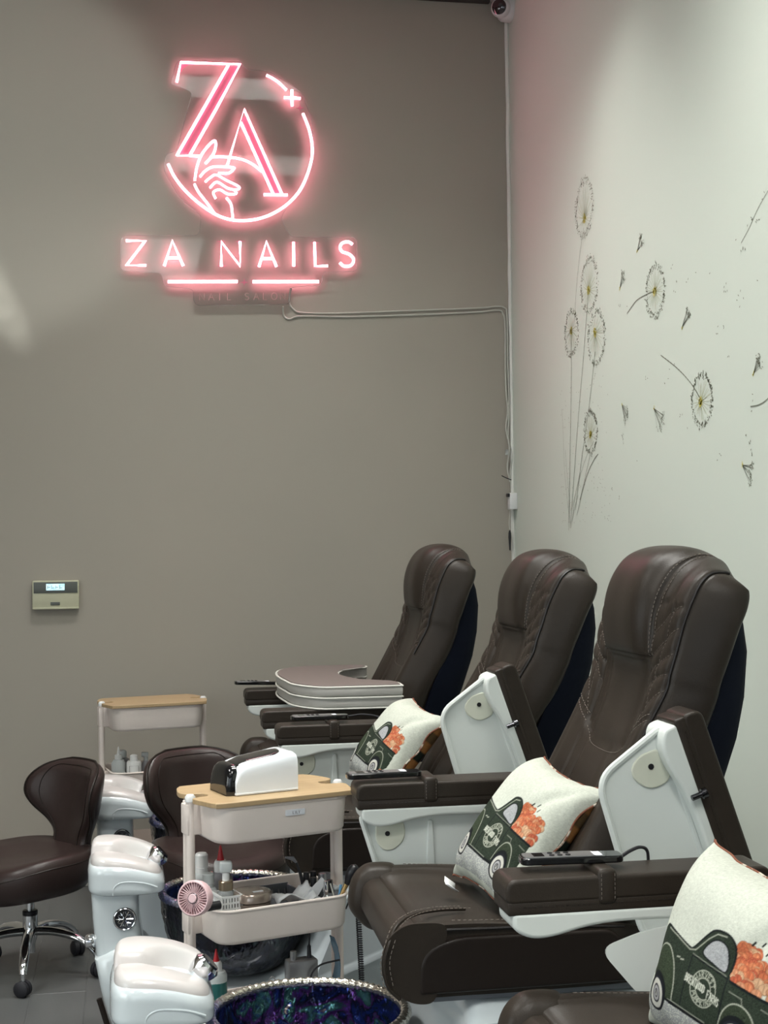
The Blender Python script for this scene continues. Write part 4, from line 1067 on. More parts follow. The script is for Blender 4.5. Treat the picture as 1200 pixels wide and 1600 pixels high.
def smooth_noise(u, v, s): return math.sin(u * 7.3 + s) * math.sin(v * 6.1 + 1.7 * s) * .5 + .5 * math.sin(u * 13 + v * 9 + s)
def pillow_front_mesh(size, thick, seed_):
    n = NPX; img = paint_pillow(n)
    return None
def pshape(u, v, size, thick, side, sd):
    a, b = 2 * u - 1, 2 * v - 1
    # pulled-in edges with pointed corners
    X = a * size / 2 * (1 - .125 * (1 - b * b) * abs(a) ** 3); Y = b * size / 2 * (1 - .125 * (1 - a * a) * abs(b) ** 3)
    h = max(0, (1 - a ** 4) * (1 - b ** 4)); h = h ** .60
    z = thick * h * (1 + .05 * smooth_noise(u, v, sd))
    if side > 0:
        # a diagonal fold running to the upper right corner and small creases by the edges
        d = (a - .35) * .8 - (b - .15) * .6; z -= .012 * math.exp(-(d / .10) ** 2) * max(0, (a + b) * .5) ** .5 * h
        z += .0035 * math.sin(26 * (a * .6 + b * .35)) * (1 - h) * 1.5
    # the top corners and left edge curl back a little
    bend = -.10 * size * (max(0, -a - .25) ** 2) - .10 * size * max(0, b - .3) ** 2
    return (X, Y, side * z * (1 if side > 0 else .8) + bend)
def make_pillow(label, c, right, upv, size=.42, thick=.075, sd=0., slump=1.):
    right = Vector(right).normalized(); n_ = right.cross(Vector(upv)).normalized(); upv = n_.cross(right) * slump
    t = thing('throw_pillow', label, 'pillow', c, 0, 'harvest truck pillows')
    t.matrix_world = Matrix(((right.x, upv.x, n_.x, c[0]), (right.y, upv.y, n_.y, c[1]), (right.z, upv.z, n_.z, c[2]), (0, 0, 0, 1)))
    n = NPX; lin = np.linspace(0, 1, n)
    V = [pshape(u, v, size, thick, 1, sd) for u in lin for v in lin]
    F = [(i * n + j, (i + 1) * n + j, (i + 1) * n + j + 1, i * n + j + 1) for i in range(n - 1) for j in range(n - 1)]
    me = bpy.data.meshes.new('front_cover'); me.from_pydata(V, [], F); me.polygons.foreach_set('use_smooth', [True] * len(F))
    ca = me.color_attributes.new('print', 'FLOAT_COLOR', 'POINT')
    buf = np.ones((n * n, 4)); buf[:, :3] = PILIMG.reshape(-1, 3); ca.data.foreach_set('color', buf.ravel())
    me.materials.append(M['print']); o = bpy.data.objects.new('front_cover', me); COL.objects.link(o); o.parent = t
    # plaid back
    k = 60; lin = np.linspace(0, 1, k); V = [pshape(u, v, size, thick, -1, sd) for u in lin for v in lin]
    F = [(i * k + j, i * k + j + 1, (i + 1) * k + j + 1, (i + 1) * k + j) for i in range(k - 1) for j in range(k - 1)]
    me = bpy.data.meshes.new('back_cover'); me.from_pydata(V, [], F); me.polygons.foreach_set('use_smooth', [True] * len(F))
    ca = me.color_attributes.new('print', 'FLOAT_COLOR', 'POINT'); buf = np.ones((k * k, 4))
    for i in range(k):
        for j in range(k):
            a, b = (i // 6) % 4, (j // 6) % 4
            c_ = {(0, 0): (.50, .20, .05), (1, 1): (.02, .028, .022), (2, 2): (.45, .42, .36), (3, 3): (.40, .12, .06)}.get((a, b), (.42, .19, .06) if (a + b) % 2 else (.14, .09, .04))
            buf[i * k + j, :3] = c_
    ca.data.foreach_set('color', buf.ravel()); me.materials.append(M['print']); o = bpy.data.objects.new('back_cover', me); COL.objects.link(o); o.parent = t
    per = [(u, 0) for u in np.linspace(0, 1, 40, False)] + [(1, v) for v in np.linspace(0, 1, 40, False)] + [(u, 1) for u in np.linspace(1, 0, 40, False)] + [(0, v) for v in np.linspace(1, 0, 40, False)]
    path = [pshape(u, v, size * 1.005, thick, 1, sd) for u, v in per]
    obj('edge_piping', G().tube(path, .0024, 6, True), 'piping_rust', t)
    return t
M['piping_rust'] = mat('rust_piping', (.20, .07, .04), .8, noise=((.55, .50, .42), 22, .56, .60))
PILIMG = paint_pillow(NPX)
P3 = make_pillow('truck print pillow on the nearest full pedicure chair, blank right corner raised', (.884, 3.13, .830), (.16, -.97, -.10), (.60, .03, .78), .355, .066, 0.)
P4 = make_pillow('largest looking truck print pillow at the lower right corner of the picture', (.950, 2.11, .818), (.26, -.95, -.09), (.32, .02, .95), .375, .076, 1.3, .86)
P2 = make_pillow('truck print pillow on the middle pedicure chair, behind a raised white arm', (.812, 4.32, .856), (.16, -.97, -.10), (.60, .06, .78), .350, .066, 2.1, .93)
tg = obj('care_tag', G().grid([[(-.02 + .012 * i, -.185 - .012 * math.sin(i * .8) - .004 * j * 0, .055 + .016 * j) for j in range(3)] for i in range(4)], ), 'white_plastic', P3, solid=.0012)

# ================================================================== REMOTES
def remote(label, x, y, z, rotz, L=.185, tilt=0.):
    t = thing('remote_control', label, 'remote', (x, y, z), rotz, 'chair remotes strapped to the arm pads')
    t.rotation_euler = (0, math.radians(tilt), rotz)
    pl = roundpoly([(-L / 2, -.024), (L / 2, -.024), (L / 2, .024), (-L / 2, .024)], .016, 6)
    obj('body', G().prism(pl, 0, .013, lambda a, b, q: (a, b, q)), 'gloss_black', t, bevel=.003)
    fp = roundpoly([(-L / 2 + .006, -.020), (L / 2 - .05, -.020), (L / 2 - .05, .020), (-L / 2 + .006, .020)], .010, 5)
    obj('face_plate', G().prism(fp, .012, .0145, lambda a, b, q: (a, b, q)), 'silver', t)
    obj('display', G().box(-L / 2 + .024, -L / 2 + .044, -.013, .013, .014, .0152), 'gloss_black', t)
    for i in range(3):
        for j in (-1, 1):
            obj('button', G().lathe([(0, .0), (.005, 0), (.005, .0018), (0, .002)], 12, (-L / 2 + .058 + i * .015, j * .009, .0142)), 'chrome_dark', t)
    obj('sticker', G().box(L / 2 - .055, L / 2 - .040, -.018, .012, .0135, .0148), 'label', t)
    return t
r4 = remote('black and silver remote strapped on the nearest arm pad at lower right', .795, 2.50, .905, math.radians(-4), .19)
obj('lead', G().tube(spline([(.095, 0, .006), (.115, .015, .012), (.14, .035, .014), (.16, .055, .002), (.165, .065, -.03)], 6), .0032, 6), 'rubber', r4)
r3 = remote('dark remote overhanging the front of the arm pad with the strap, beside the truck pillow', .630, 3.50, .903, math.radians(3), .19)
r2 = remote('slim remote strapped on the arm pad behind the white nail lamp', .625, 4.655, .905, math.radians(0), .19)
obj('lead', G().tube(spline([(.095, 0, .006), (.15, 0, .010), (.20, -.05, .0), (.215, -.065, -.05), (.212, -.066, -.12), (.20, -.05, -.18)], 6), .0032, 6), 'rubber', r2)
r1 = remote('black remote on the farthest arm pad, left of the grey lap cushion', .52, 5.78, .910, math.radians(3), .18, 2)

# ================================================================== LAP CUSHION (booster) on the farthest chair
t = thing('lap_cushion', 'taupe two-layer lap cushion with white piping lying across the farthest chair arms', 'cushion', (.775, 5.40, .894), 0)
out = spline([(-.205, -.30), (-.225, -.15), (-.235, .10), (-.20, .30), (-.10, .42), (.05, .44), (.20, .42), (.215, .34), (.10, .24), (.045, .10), (.045, -.06), (.10, -.22), (.215, -.32), (.225, -.44), (.20, -.455), (.0, -.45), (-.12, -.43)], 7, True)
def slab(z0, z1, ins, nm, m, par):
    c = np.array([-.02, 0.]); rows = []
    for z, s in ((z0, .012), (z0 + .006, .003), (z0 + .012, 0), (z1 - .012, 0), (z1 - .006, .003), (z1, .010), (z1 + .004, .06)):
        r = []
        for a, b in out:
            e = np.array([a, b]) - c; L = np.linalg.norm(e); p = c + e * (1 - (s + ins) / L); r.append((p[0], p[1], z))
        rows.append(r)
    return obj(nm, G().grid(rows, cv=True, cap=True), m, par, ang=60)
l1 = slab(0, .050, .004, 'lower_layer', 'cushion_edge', t); l2 = slab(.052, .098, .0, 'upper_layer', 'cushion_edge', t)
tp = []
obj('top_panel', G().prism([((a + .02) * .965 - .02, b * .975) for a, b in out], .098, .1045, lambda a, b, q: (a, b, q)), 'cushion_taupe', t, bevel=.004)
for z in (.003, .050, .098): obj('piping', G().tube([(a, b, z) for a, b in out], .0042, 6, True), 'piping_white', t)

t.scale = (.86, .93, .80)
# ================================================================== TROLLEYS
def rr(hx, hy, r, seg=8): return roundpoly([(-hx, -hy), (hx, -hy), (hx, hy), (-hx, hy)], r, seg)
def make_cart(label, loc, rotz):
    t = thing('rolling_cart', label, 'cart', loc, rotz, 'pink rolling carts')
    HX, HY = .188, .140
    def basket(z0, z1, nm):
        b = rr(HX, HY, .055); bi = rr(HX - .004, HY - .004, .052); n = len(b)
        def ring(p, z, k=1.): return [(x * k, y * k, z) for x, y in p]
        g = G(); g.grid([ring(b, z0 + .004, .955), ring(b, z0, .93)][::-1] + [ring(b, z0 + .010, .972), ring(b, z1), ring(bi, z1), ring(bi, z0 + .010, .972), ring(bi, z0 + .006, .93)], cv=True, cap=True)
        o = obj(nm, g, 'pink_metal', t, ang=45)
        obj('rim', G().tube(ring(b, z1), .0040, 8, True), 'pink_metal', o)
        return o
    basket(.738, .828, 'top_basket'); basket(.487, .572, 'middle_basket'); basket(.20, .285, 'bottom_basket')
    # end posts: one upright at the middle of each end, spread feet below
    for s in (-1, 1):
        x = s * (HX + .022)
        obj('post', G().tube([(x, -.012, .835), (x, -.012, .08)], .0115, 12).tube([(x, .018, .830), (x, .018, .08)], .0085, 10), 'pink_metal', t)
        obj('post_cap', G().lathe([(0, 0), (.0135, 0), (.0135, .012), (.009, .018), (0, .019)], 16, (x, -.012, .832)), 'white_plastic', t)
        for za, zb in ((.735, .826), (.484, .568), (.20, .28)):
            obj('clip', G().box(min(x - s * .030, x + s * .0125), max(x - s * .030, x + s * .0125), -.022, .026, za + .012, zb, .005), 'pink_metal', t)
        obj('foot_bar', G().tube(spline([(x, -.155, .07), (x, -.12, .082), (x, .12, .082), (x, .155, .07)], 5), .011, 10), 'pink_metal', t)
        for q in (-1, 1):
            w = obj('caster', G().box(x - .010, x + .010, q * .15 - .012, q * .15 + .012, .030, .072, .004), 'grey_plastic', t)
            obj('wheel', G().tube([(x - .011, q * .15, .026), (x + .011, q * .15, .026)], .026, 18), 'rubber', w)
    # bamboo lid with U notches where the posts rise
    hx, hy = .216, .148
    nt = [(hx, .028), (hx - .030, .026), (hx - .038, .0), (hx - .030, -.026)]
    right = [(hx - .012, -hy + .05), (hx, -.045), (hx - .020, -.032), (hx - .046, -.026), (hx - .056, -.004), (hx - .046, .018), (hx - .020, .024), (hx, .045), (hx - .010, hy - .05)]
    lid = [(-hx + .06, -hy), (hx - .06, -hy), (hx - .025, -hy + .012)] + right + [(hx - .03, hy - .010), (hx - .07, hy), (-hx + .07, hy), (-hx + .03, hy - .010)] + [(-a, b) for a, b in right[::-1]] + [(-hx + .025, -hy + .012)]
    lid = spline(lid, 4, True)
    obj('lid', G().prism(lid, .832, .845, lambda a, b, q: (a, b, q)), 'wood', t, bevel=.003, ang=50)
    return t
cartA = make_cart('blush pink rolling cart in the foreground with nail lamp on its bamboo lid', (.354, 3.745, 0), math.radians(18))
cartB = dup(cartA, 'blush pink rolling cart by the taupe wall with an empty bamboo lid', loc=(.105, 5.93, 0), rotz=math.radians(11))
# name sticker, on the near cart only
st = obj('name_label', G().box(-.002, .052, -.1425, -.1395, .795, .810, .0006, 1), 'label', cartA)
g = G()
for k, ch in enumerate('LILY'):
    for s_ in GL[ch]: g.tube([(.018 + (k + gx * .7) * .0052, -.1428, .799 + gy * .0068) for gx, gy in s_], .0005, 4)
obj('lettering', g, 'ink', st)
RA = Matrix.Translation((.354, 3.745, 0)) @ Matrix.Rotation(math.radians(18), 4, 'Z')
def A(a, b, z): return tuple(RA @ Vector((a, b, z)))
RB = Matrix.Translation((.105, 5.93, 0)) @ Matrix.Rotation(math.radians(11), 4, 'Z')
def B(a, b, z): return tuple(RB @ Vector((a, b, z)))

# UV nail lamp on the near cart lid
t = thing('nail_lamp', 'white and glossy black nail drying lamp on the near cart lid', 'lamp', A(-.022, -.005, .846), math.radians(18)); t.scale = (.80, .90, .96)
def lamp_section(x, k=1.):
    # height of hood along x (left low mouth to right high)
    return interp(x, [-.135, -.128, -.115, -.09, -.05, .0, .06, .095, .11, .115], [.0, .035, .062, .074, .080, .084, .094, .102, .098, .086]) * k
rows = []
for x in np.linspace(-.108, .108, 26):
    h = interp(x, [-.108, -.104, -.095, -.08, -.05, 0, .05, .085, .100, .108], [.040, .058, .070, .079, .086, .092, .098, .103, .103, .098]); w = .078; r = []
    for k in range(25):
        a = math.pi * k / 24; cx, sz = math.cos(a), math.sin(a)
        r.append((x, w * math.copysign(abs(cx) ** .28, cx), h * sz ** .28))
    rows.append(r)
hood = obj('hood', G().grid(rows, cv=True, cap=True), 'lamp_white', t, ang=55)
rows = []
for x, h, w in ((-.100, .080, .070), (-.114, .079, .069), (-.126, .071, .067), (-.133, .055, .064), (-.136, .030, .062), (-.135, .002, .060)):
    r = []
    for k in range(21):
        a = math.pi * k / 20; cx, sz = math.cos(a), math.sin(a); r.append((x, w * math.copysign(abs(cx) ** .45, cx), h * sz ** .45))
    rows.append(r)
obj('front_visor', G().grid(rows, cv=True, cap=True), 'gloss_black', t, ang=50)
rows = []
for x in np.linspace(-.112, .070, 22):
    h = interp(x, [-.112, -.10, -.085, -.05, 0, .05, .085], [.062, .066, .0765, .0870, .0930, .0990, .1040]); w = .050 * (1 if x < .03 else math.sqrt(max(0.02, 1 - ((x - .03) / .045) ** 2)))
    rows.append([(x, w * q, h + .0015 - .004 * abs(q) ** 3) for q in np.linspace(-1, 1, 11)])
obj('top_panel', G().grid(rows), 'gloss_black', t, solid=.002, ang=60)
obj('base_plate', G().box(-.110, .108, -.080, .080, 0, .006, .002), 'white_plastic', t)
for k in range(3):
    obj('hand_rest_led', G().box(-.131 + .004 * k, -.127 + .004 * k, -.03 + .02 * k, -.018 + .02 * k, .040, .056, .001), 'chrome_dark', t)

# ---- small things
BG = 'bottles in the near cart'
def bottle(name, label, loc, parts, group=None, cat='bottle', rotz=0):
    t = thing(name, label, cat, loc, rotz, group)
    for nm, g, m in parts: obj(nm, g, m, t)
    return t
def cyl(r, z0, z1, b=.0015, n=22): return G().lathe([(0, z0), (r - b, z0), (r, z0 + b), (r, z1 - b), (r - b, z1), (0, z1)], n)
ZB = .494
bottle('squeeze_bottle', 'clear round bottle with tall white flip cap, back left in the near cart', A(-.155, .055, ZB), [('body', G().lathe([(0, 0), (.026, 0), (.028, .004), (.028, .125), (.022, .136), (.013, .140), (0, .140)], 24), 'frost'), ('cap', G().lathe([(0, .136), (.017, .136), (.017, .184), (.013, .189), (0, .189)], 22), 'white_plastic'), ('cap_ring', cyl(.0178, .150, .153), 'white_plastic')], BG)
bottle('squeeze_bottle', 'clear bottle with short white cap standing in front behind the pink fan', A(-.160, -.005, ZB), [('body', G().lathe([(0, 0), (.024, 0), (.026, .004), (.026, .100), (.018, .112), (.012, .115), (0, .115)], 24), 'frost'), ('cap', G().lathe([(0, .112), (.015, .112), (.015, .146), (.012, .149), (0, .149)], 22), 'frost'), ('cap_ring', cyl(.0158, .122, .125), 'white_plastic')], BG)
bottle('glue_bottle', 'hazy plastic bottle with pointed red tip in the near cart middle basket', A(-.108, .040, ZB), [('body', G().lathe([(0, 0), (.030, 0), (.032, .005), (.032, .120), (.024, .134), (.014, .140), (0, .140)], 24), 'frost_dim'), ('collar', G().lathe([(0, .138), (.017, .138), (.0175, .158), (.014, .168), (0, .168)], 20), 'white_plastic'), ('tip', G().lathe([(.0, .166), (.010, .167), (.006, .186), (.003, .202), (.0015, .206), (0, .206)], 16), 'red')], BG)
bottle('pump_bottle', 'glass pump bottle with champagne collar and white nozzle in a white basket', A(-.137, -.068, ZB + .024), [('body', G().lathe([(0, 0), (.022, 0), (.0235, .006), (.0235, .070), (.020, .090), (.014, .096), (0, .096)], 24), 'clear'), ('liquid', cyl(.0205, .004, .060), 'frost_dim'), ('collar', cyl(.0185, .092, .116, .002), 'gold'), ('neck', cyl(.009, .115, .140), 'white_plastic'), ('nozzle', G().box(-.016, .016, -.012, .012, .136, .165, .006, 3), 'frost')], BG)
# perforated white basket (bars with real holes)
t = thing('perforated_basket', 'small white perforated basket in the near cart holding the pump bottle', 'basket', A(-.136, -.070, ZB), math.radians(18))
g = G(); hx, hy, H_ = .027, .036, .108
for s in (-1, 1):
    for k in range(8):
        x = -hx + 2 * hx * k / 7; g.box(x - .0022, x + .0022, s * hy - .001, s * hy + .001, 0, H_)
        y = -hy + 2 * hy * k / 7; g.box(s * hx - .001, s * hx + .001, y - .0022, y + .0022, 0, H_)
    for k in range(8):
        z = .002 + H_ * .96 * k / 7; g.box(-hx, hx, s * hy - .0011, s * hy + .0011, z - .0022, z + .0022); g.box(s * hx - .0011, s * hx + .0011, -hy, hy, z - .0022, z + .0022)
obj('lattice_wall', g, 'white_plastic', t, smooth=False)
obj('rim', G().tube([(-hx, -hy, H_), (hx, -hy, H_), (hx, hy, H_), (-hx, hy, H_)], .0026, 6, True), 'white_plastic', t)
obj('bottom', G().box(-hx, hx, -hy, hy, 0, .002), 'white_plastic', t)

# pink hand fan clipped at the left post
fc = A(-.257, -.165, .626)
t = thing('handheld_fan', 'pink round handheld fan leaning on the left of the near cart', 'fan', fc, 0)
fm = Matrix.Rotation(math.radians(-30), 4, 'Z') @ Matrix.Rotation(math.radians(80), 4, 'X')
def fl_(g): g.v = [tuple(fm @ (Vector(v) * .86)) for v in g.v]; return g
obj('housing', fl_(G().lathe([(.040, -.024), (.048, -.018), (.050, 0), (.050, .010), (.047, .014), (.044, .014), (.044, -.014), (.036, -.022)], 44)), 'fan', t)
for k in range(32):
    a = 2 * math.pi * k / 32
    obj('front_spoke', fl_(G().tube([(.014 * math.cos(a), .014 * math.sin(a), .013), (.045 * math.cos(a + .18), .045 * math.sin(a + .18), .012)], .0011, 4)), 'fan', t)
for k in range(24):
    a = 2 * math.pi * k / 24
    obj('rear_spoke', fl_(G().tube([(.012 * math.cos(a), .012 * math.sin(a), -.034), (.036 * math.cos(a), .036 * math.sin(a), -.034), (.048 * math.cos(a), .048 * math.sin(a), -.018)], .0013, 4)), 'fan', t)
obj('hub', fl_(G().lathe([(0, .010), (.013, .010), (.013, .016), (.011, .018), (0, .018)], 24)), 'fan', t)
obj('hub_ring', fl_(G().tube([(.0140 * math.cos(a), .0140 * math.sin(a), .014) for a in np.linspace(0, 6.283, 24, False)], .0013, 5, True)), 'chrome_dark', t)
for k in range(5):
    a = 2 * math.pi * k / 5; obj('blade', fl_(G().grid([[((.012 + .028 * r) * math.cos(a + w), (.012 + .028 * r) * math.sin(a + w), -.008 + .012 * w) for w in (0, .25, .5, .75)] for r in (0, .5, 1)])), 'fan', t, solid=.0012)
obj('handle', G().tube([(.020, .020, -.030), (.062, .040, -.030)], .011, 12), 'black', t)
obj('motor', fl_(cyl(.016, -.034, .008)), 'fan', t)

# round bronze tin
t = thing('round_tin', 'round bronze lidded tin with a paper sticker in the near cart', 'tin', A(-.072, -.078, ZB + .062), math.radians(18)); t.scale = (1.12, 1.12, 1.05)
obj('body', G().lathe([(0, 0), (.043, 0), (.045, .003), (.045, .020), (0, .020)], 40), 'tin', t)
obj('lid', G().lathe([(0, .022), (.045, .022), (.0468, .024), (.0468, .040), (.044, .044), (.038, .045), (0, .0455)], 40), 'tin', t)
obj('sticker', G().box(-.004, .020, -.024, -.016, .0452, .0464, 0).add([], []), 'label', t, smooth=False)
tag(obj('storage_box', G().box(-.045, .045, -.045, .045, 0, .061, .004).add([], []), 'white_plastic'), 'white box under the round bronze tin, with red edge', 'box')
bpy.data.objects['storage_box'].matrix_world = RA @ Matrix.Translation((-.072, -.078, ZB))
# grey moulded tray
t = thing('organiser_tray', 'dark grey ribbed organiser tray at the back of the near cart', 'tray', A(.050, .055, ZB), math.radians(18))
g = G().box(-.062, .062, -.050, .050, 0, .004).box(-.062, .062, .046, .050, 0, .070, .001).box(-.062, .062, -.050, -.046, 0, .060, .001).box(-.062, -.058, -.05, .05, 0, .066, .001).box(.058, .062, -.05, .05, 0, .066, .001)
obj('shell', g, 'grey_plastic', t)
for k in range(6): obj('rib', G().lathe([(.0045, 0), (.0045, .03), (.001, .055), (0, .055)], 10, (-.045 + k * .018, .030, .004)), 'silver', t)
# folded tissue
g = G(); random.seed(5); rows = []
for i in range(12):
    rows.append([(-.055 + .010 * i, -.032 + .011 * j, .062 + .016 * math.sin(i * .5 + j * .35) + .018 * (i / 11) + random.gauss(0, .0022)) for j in range(7)])
o = tag(obj('tissue', g.grid(rows), 'tissue', solid=.0025, ang=25), 'crumpled white tissue lying in the middle of the near cart', 'tissue'); o.matrix_world = RA @ Matrix.Translation((.040, -.085, ZB + .012))
t = thing('paper_packet', 'stiff white paper flap sticking up between tin and polish bottles', 'packet', A(.098, -.095, ZB + .075), math.radians(18))
obj('sheet', G().prism([(-.035, .0), (.022, .048), (.034, .034), (.010, .0), (-.02, -.012)], -.001, .001, lambda a, b, q: (a, q, b)), 'tissue', t, smooth=False)
obj('lower_sheet', G().box(-.035, .015, -.02, .02, -.035, -.002, .002), 'tissue', t)
# angled black pen-brush
t = thing('nail_brush', 'black handled nail brush leaning up out of the near cart', 'brush', A(.080, -.040, ZB + .02), 0)
obj('handle', G().tube([(.022, 0, .02), (.004, 0, .105), (-.006, 0, .135)], [.0042, .0046, .003], 10), 'black', t)
obj('tip', G().tube([(-.006, 0, .135), (-.016, 0, .146), (-.036, .0, .150)], [.0030, .006, .0025], 8), 'frost_dim', t)
# polish bottles
def polish(label, a, b, capm, bodym, h=.040, ch=.034, r=.0095, cat='bottle'):
    h += .032; a -= .012
    return bottle('polish_bottle', label, A(a, b, ZB), [('body', G().lathe([(0, 0), (r + .003, 0), (r + .0045, .004), (r + .0045, h - .008), (r * .6, h), (0, h)], 18), bodym), ('cap', G().lathe([(0, h), (r * .8, h), (r, h + ch * .3), (r * .85, h + ch), (0, h + ch + .002)], 18), capm)], 'nail polish bottles', cat)
polish('polish bottle with tall black cap, back left of the polish group', .118, -.030, 'black', 'gloss_black', .052, .040)
polish('polish bottle with black cap in front of the tallest black one', .124, -.062, 'black', 'gloss_black', .050, .034)
polish('black capped polish bottle in the middle of the polish group', .142, -.022, 'black', 'silver', .054, .036)
polish('slim polished silver tube standing upright by the paper flap', .137, -.108, 'chrome', 'chrome', .048, .034, .007)
polish('small clear glass bottle right of the silver tube', .156, -.092, 'chrome_dark', 'clear', .048, .032)
polish('clear bottle with silvery ribbed cap behind the small glass one', .160, -.040, 'silver', 'clear', .058, .028, .012)
t = thing('glass_tumbler', 'tilted clear tumbler with dark dregs by the right cart post', 'glass', A(.160, -.030, ZB + .03), 0)
obj('glass_wall', G().lathe([(.010, 0), (.016, .085), (.0145, .085), (.009, .003), (0, .003)], 24), 'frost_dim', t); obj('contents', G().lathe([(0, .068), (.0135, .068), (.0140, .080), (0, .080)], 18), 'grey_plastic', t)
polish('small cloudy green glass jar beside the blue sticks', .176, -.085, 'frost', 'frost_dim', .050, .010, .013, 'jar')
g = G().tube([(0, 0, 0), (.010, .002, .055)], .0038, 8); tag(obj('blue_stick', g, 'blue'), 'light blue plastic stick at the right end of the near cart', 'stick').matrix_world = RA @ Matrix.Translation((.158, -.112, ZB + .045))
for k, (dx, dz, ln, lab) in enumerate([(.0, .018, .070, 'thin wooden stick left of the powder brush'), (.010, .014, .078, 'pale wooden stick crossing in front of the powder brush')]):
    tag(obj('cuticle_stick', G().tube([(0, 0, 0), (.02 * (-1 if k == 0 else 1), 0, ln)], .0022, 6), 'piping_white'), lab, 'stick').matrix_world = RA @ Matrix.Translation((.160 + dx - .006 * k, -.105, ZB + .035))
t = thing('powder_brush', 'fluffy black powder brush with gold ferrule leaning out at right', 'brush', A(.152, -.108, ZB + .045), 0)
d = Vector((.44, -.12, .88)).normalized()
def along(s): return tuple(d * s)
obj('handle', G().tube([along(.0), along(.040)], .0045, 10), 'gold_bright', t); obj('ferrule', G().tube([along(.040), along(.066)], [.0050, .0070], 12), 'gold_bright', t)
obj('bristles', G().tube([along(s) for s in (.066, .078, .092, .106, .116, .122)], [.0072, .0115, .0155, .0160, .0125, .004], 18), 'black', t)
t = thing('charging_cable', 'black coiled cord hanging from the right end of the near cart', 'cable', A(.214, -.115, .560), 0)
pts = []
for k in range(560):
    s = k / 559; a = s * 2 * math.pi * 40; pts.append((.010 * s + .0060 * math.cos(a), .0060 * math.sin(a), -.010 - .24 * s))
obj('coil', G().tube(pts, .0021, 5), 'rubber', t)
obj('straight_end', G().tube(spline([(-.03, .01, -.035), (-.012, .0, .008), (.004, 0, .002), (.006, 0, -.010)], 6), .0021, 6), 'rubber', t)

# bottom basket of the near cart
ZC = .208
bottle('lotion_bottle', 'bottle of dark green liquid with red pointed tip, lowest in the near cart', A(-.150, -.030, ZC + .085), [('body', G().lathe([(0, 0), (.0, 0), (.025, 0), (.027, .004), (.027, .095), (.023, .104), (.012, .106), (0, .106)], 24), 'frost'), ('liquid', cyl(.0276, .003, .080), 'green_liquid'), ('cap', G().lathe([(0, .104), (.0145, .104), (.0145, .124), (.011, .130), (0, .130)], 20), 'white_plastic'), ('tip', G().lathe([(0, .129), (.0085, .130), (.005, .146), (.002, .160), (0, .161)], 14), 'red')])
tag(obj('box', G().box(-.06, .06, -.05, .05, 0, .084, .004), 'white_plastic'), 'white box in the lowest tier under the green bottle', 'box').matrix_world = RA @ Matrix.Translation((-.125, -.03, ZC))
t = thing('nail_drill_unit', 'silver electric nail drill control box with knob in the lowest cart tier', 'drill', A(.075, -.060, ZC + .085), math.radians(12))
obj('housing', G().box(-.040, .040, -.022, .022, 0, .110, .005), 'silver', t)
obj('speed_knob', G().lathe([(0, .108), (.009, .108), (.008, .132), (0, .133)], 16, (-.022, 0, 0)), 'silver', t)
obj('plug', G().lathe([(0, .108), (.0065, .108), (.005, .140), (.002, .145), (0, .145)], 12, (.022, 0, 0)), 'rubber', t)
obj('power_lead', G().tube(spline([(.022, 0, .14), (.024, 0, .175), (.028, .02, .215)], 5), .0022, 6), 'rubber', t)
obj('side_lead', G().tube(spline([(.012, -.028, .045), (.018, -.034, .080), (.045, -.032, .098), (.10, -.02, .100)], 6), .0024, 6), 'rubber', t)
obj('side_plug', G().box(.003, .020, -.036, -.020, .028, .060, .004), 'rubber', t)
for k in range(4): obj('indicator', G().box(-.032, -.026, -.0228, -.021, .022 + k * .014, .027 + k * .014), 'white_plastic', t, smooth=False)
tag(obj('wipe_pack', G().box(-.06, .06, -.05, .05, 0, .084, .006), 'white_plastic'), 'white pack under the silver drill box', 'box').matrix_world = RA @ Matrix.Translation((.085, -.045, ZC))
g = G().tube(spline([(-.020, 0, 0), (-.014, 0, .05), (.0, 0, .078), (.012, 0, .070), (.012, 0, .040), (.002, 0, .0)], 8), .0016, 6)
tag(obj('wire_loop', g, 'silver'), 'thin wire loop standing beside the drill box', 'wire').matrix_world = RA @ Matrix.Translation((-.012, -.06, ZC + .082))
g = G(); rows = []
random.seed(6)
for i in range(9):
    rows.append([(.018 * math.sin(j / 6 * math.pi) * (1 if k_ else 1) + .004 * random.random(), -.02 + .04 * (i / 8) * (1 - .3 * j / 6), .155 * j / 6) for j, k_ in zip(range(7), [1] * 7)])
tag(obj('plastic_bag', g.grid(rows), 'blue_bag', solid=.002, ang=30), 'shiny bluish plastic sleeve by the right post of the near cart', 'bag').matrix_world = RA @ Matrix.Translation((.155, -.07, ZC + .09))
tag(obj('soap_dish', G().lathe([(0, 0), (.030, 0), (.042, .016), (.036, .026), (0, .028)], 24), 'white_plastic'), 'small rounded white dish at the foot of the green bottle', 'dish').matrix_world = RA @ Matrix.Translation((-.19, -.085, ZC + .060))
bpy.data.objects['soap_dish'].scale = (.8, .8, 1)

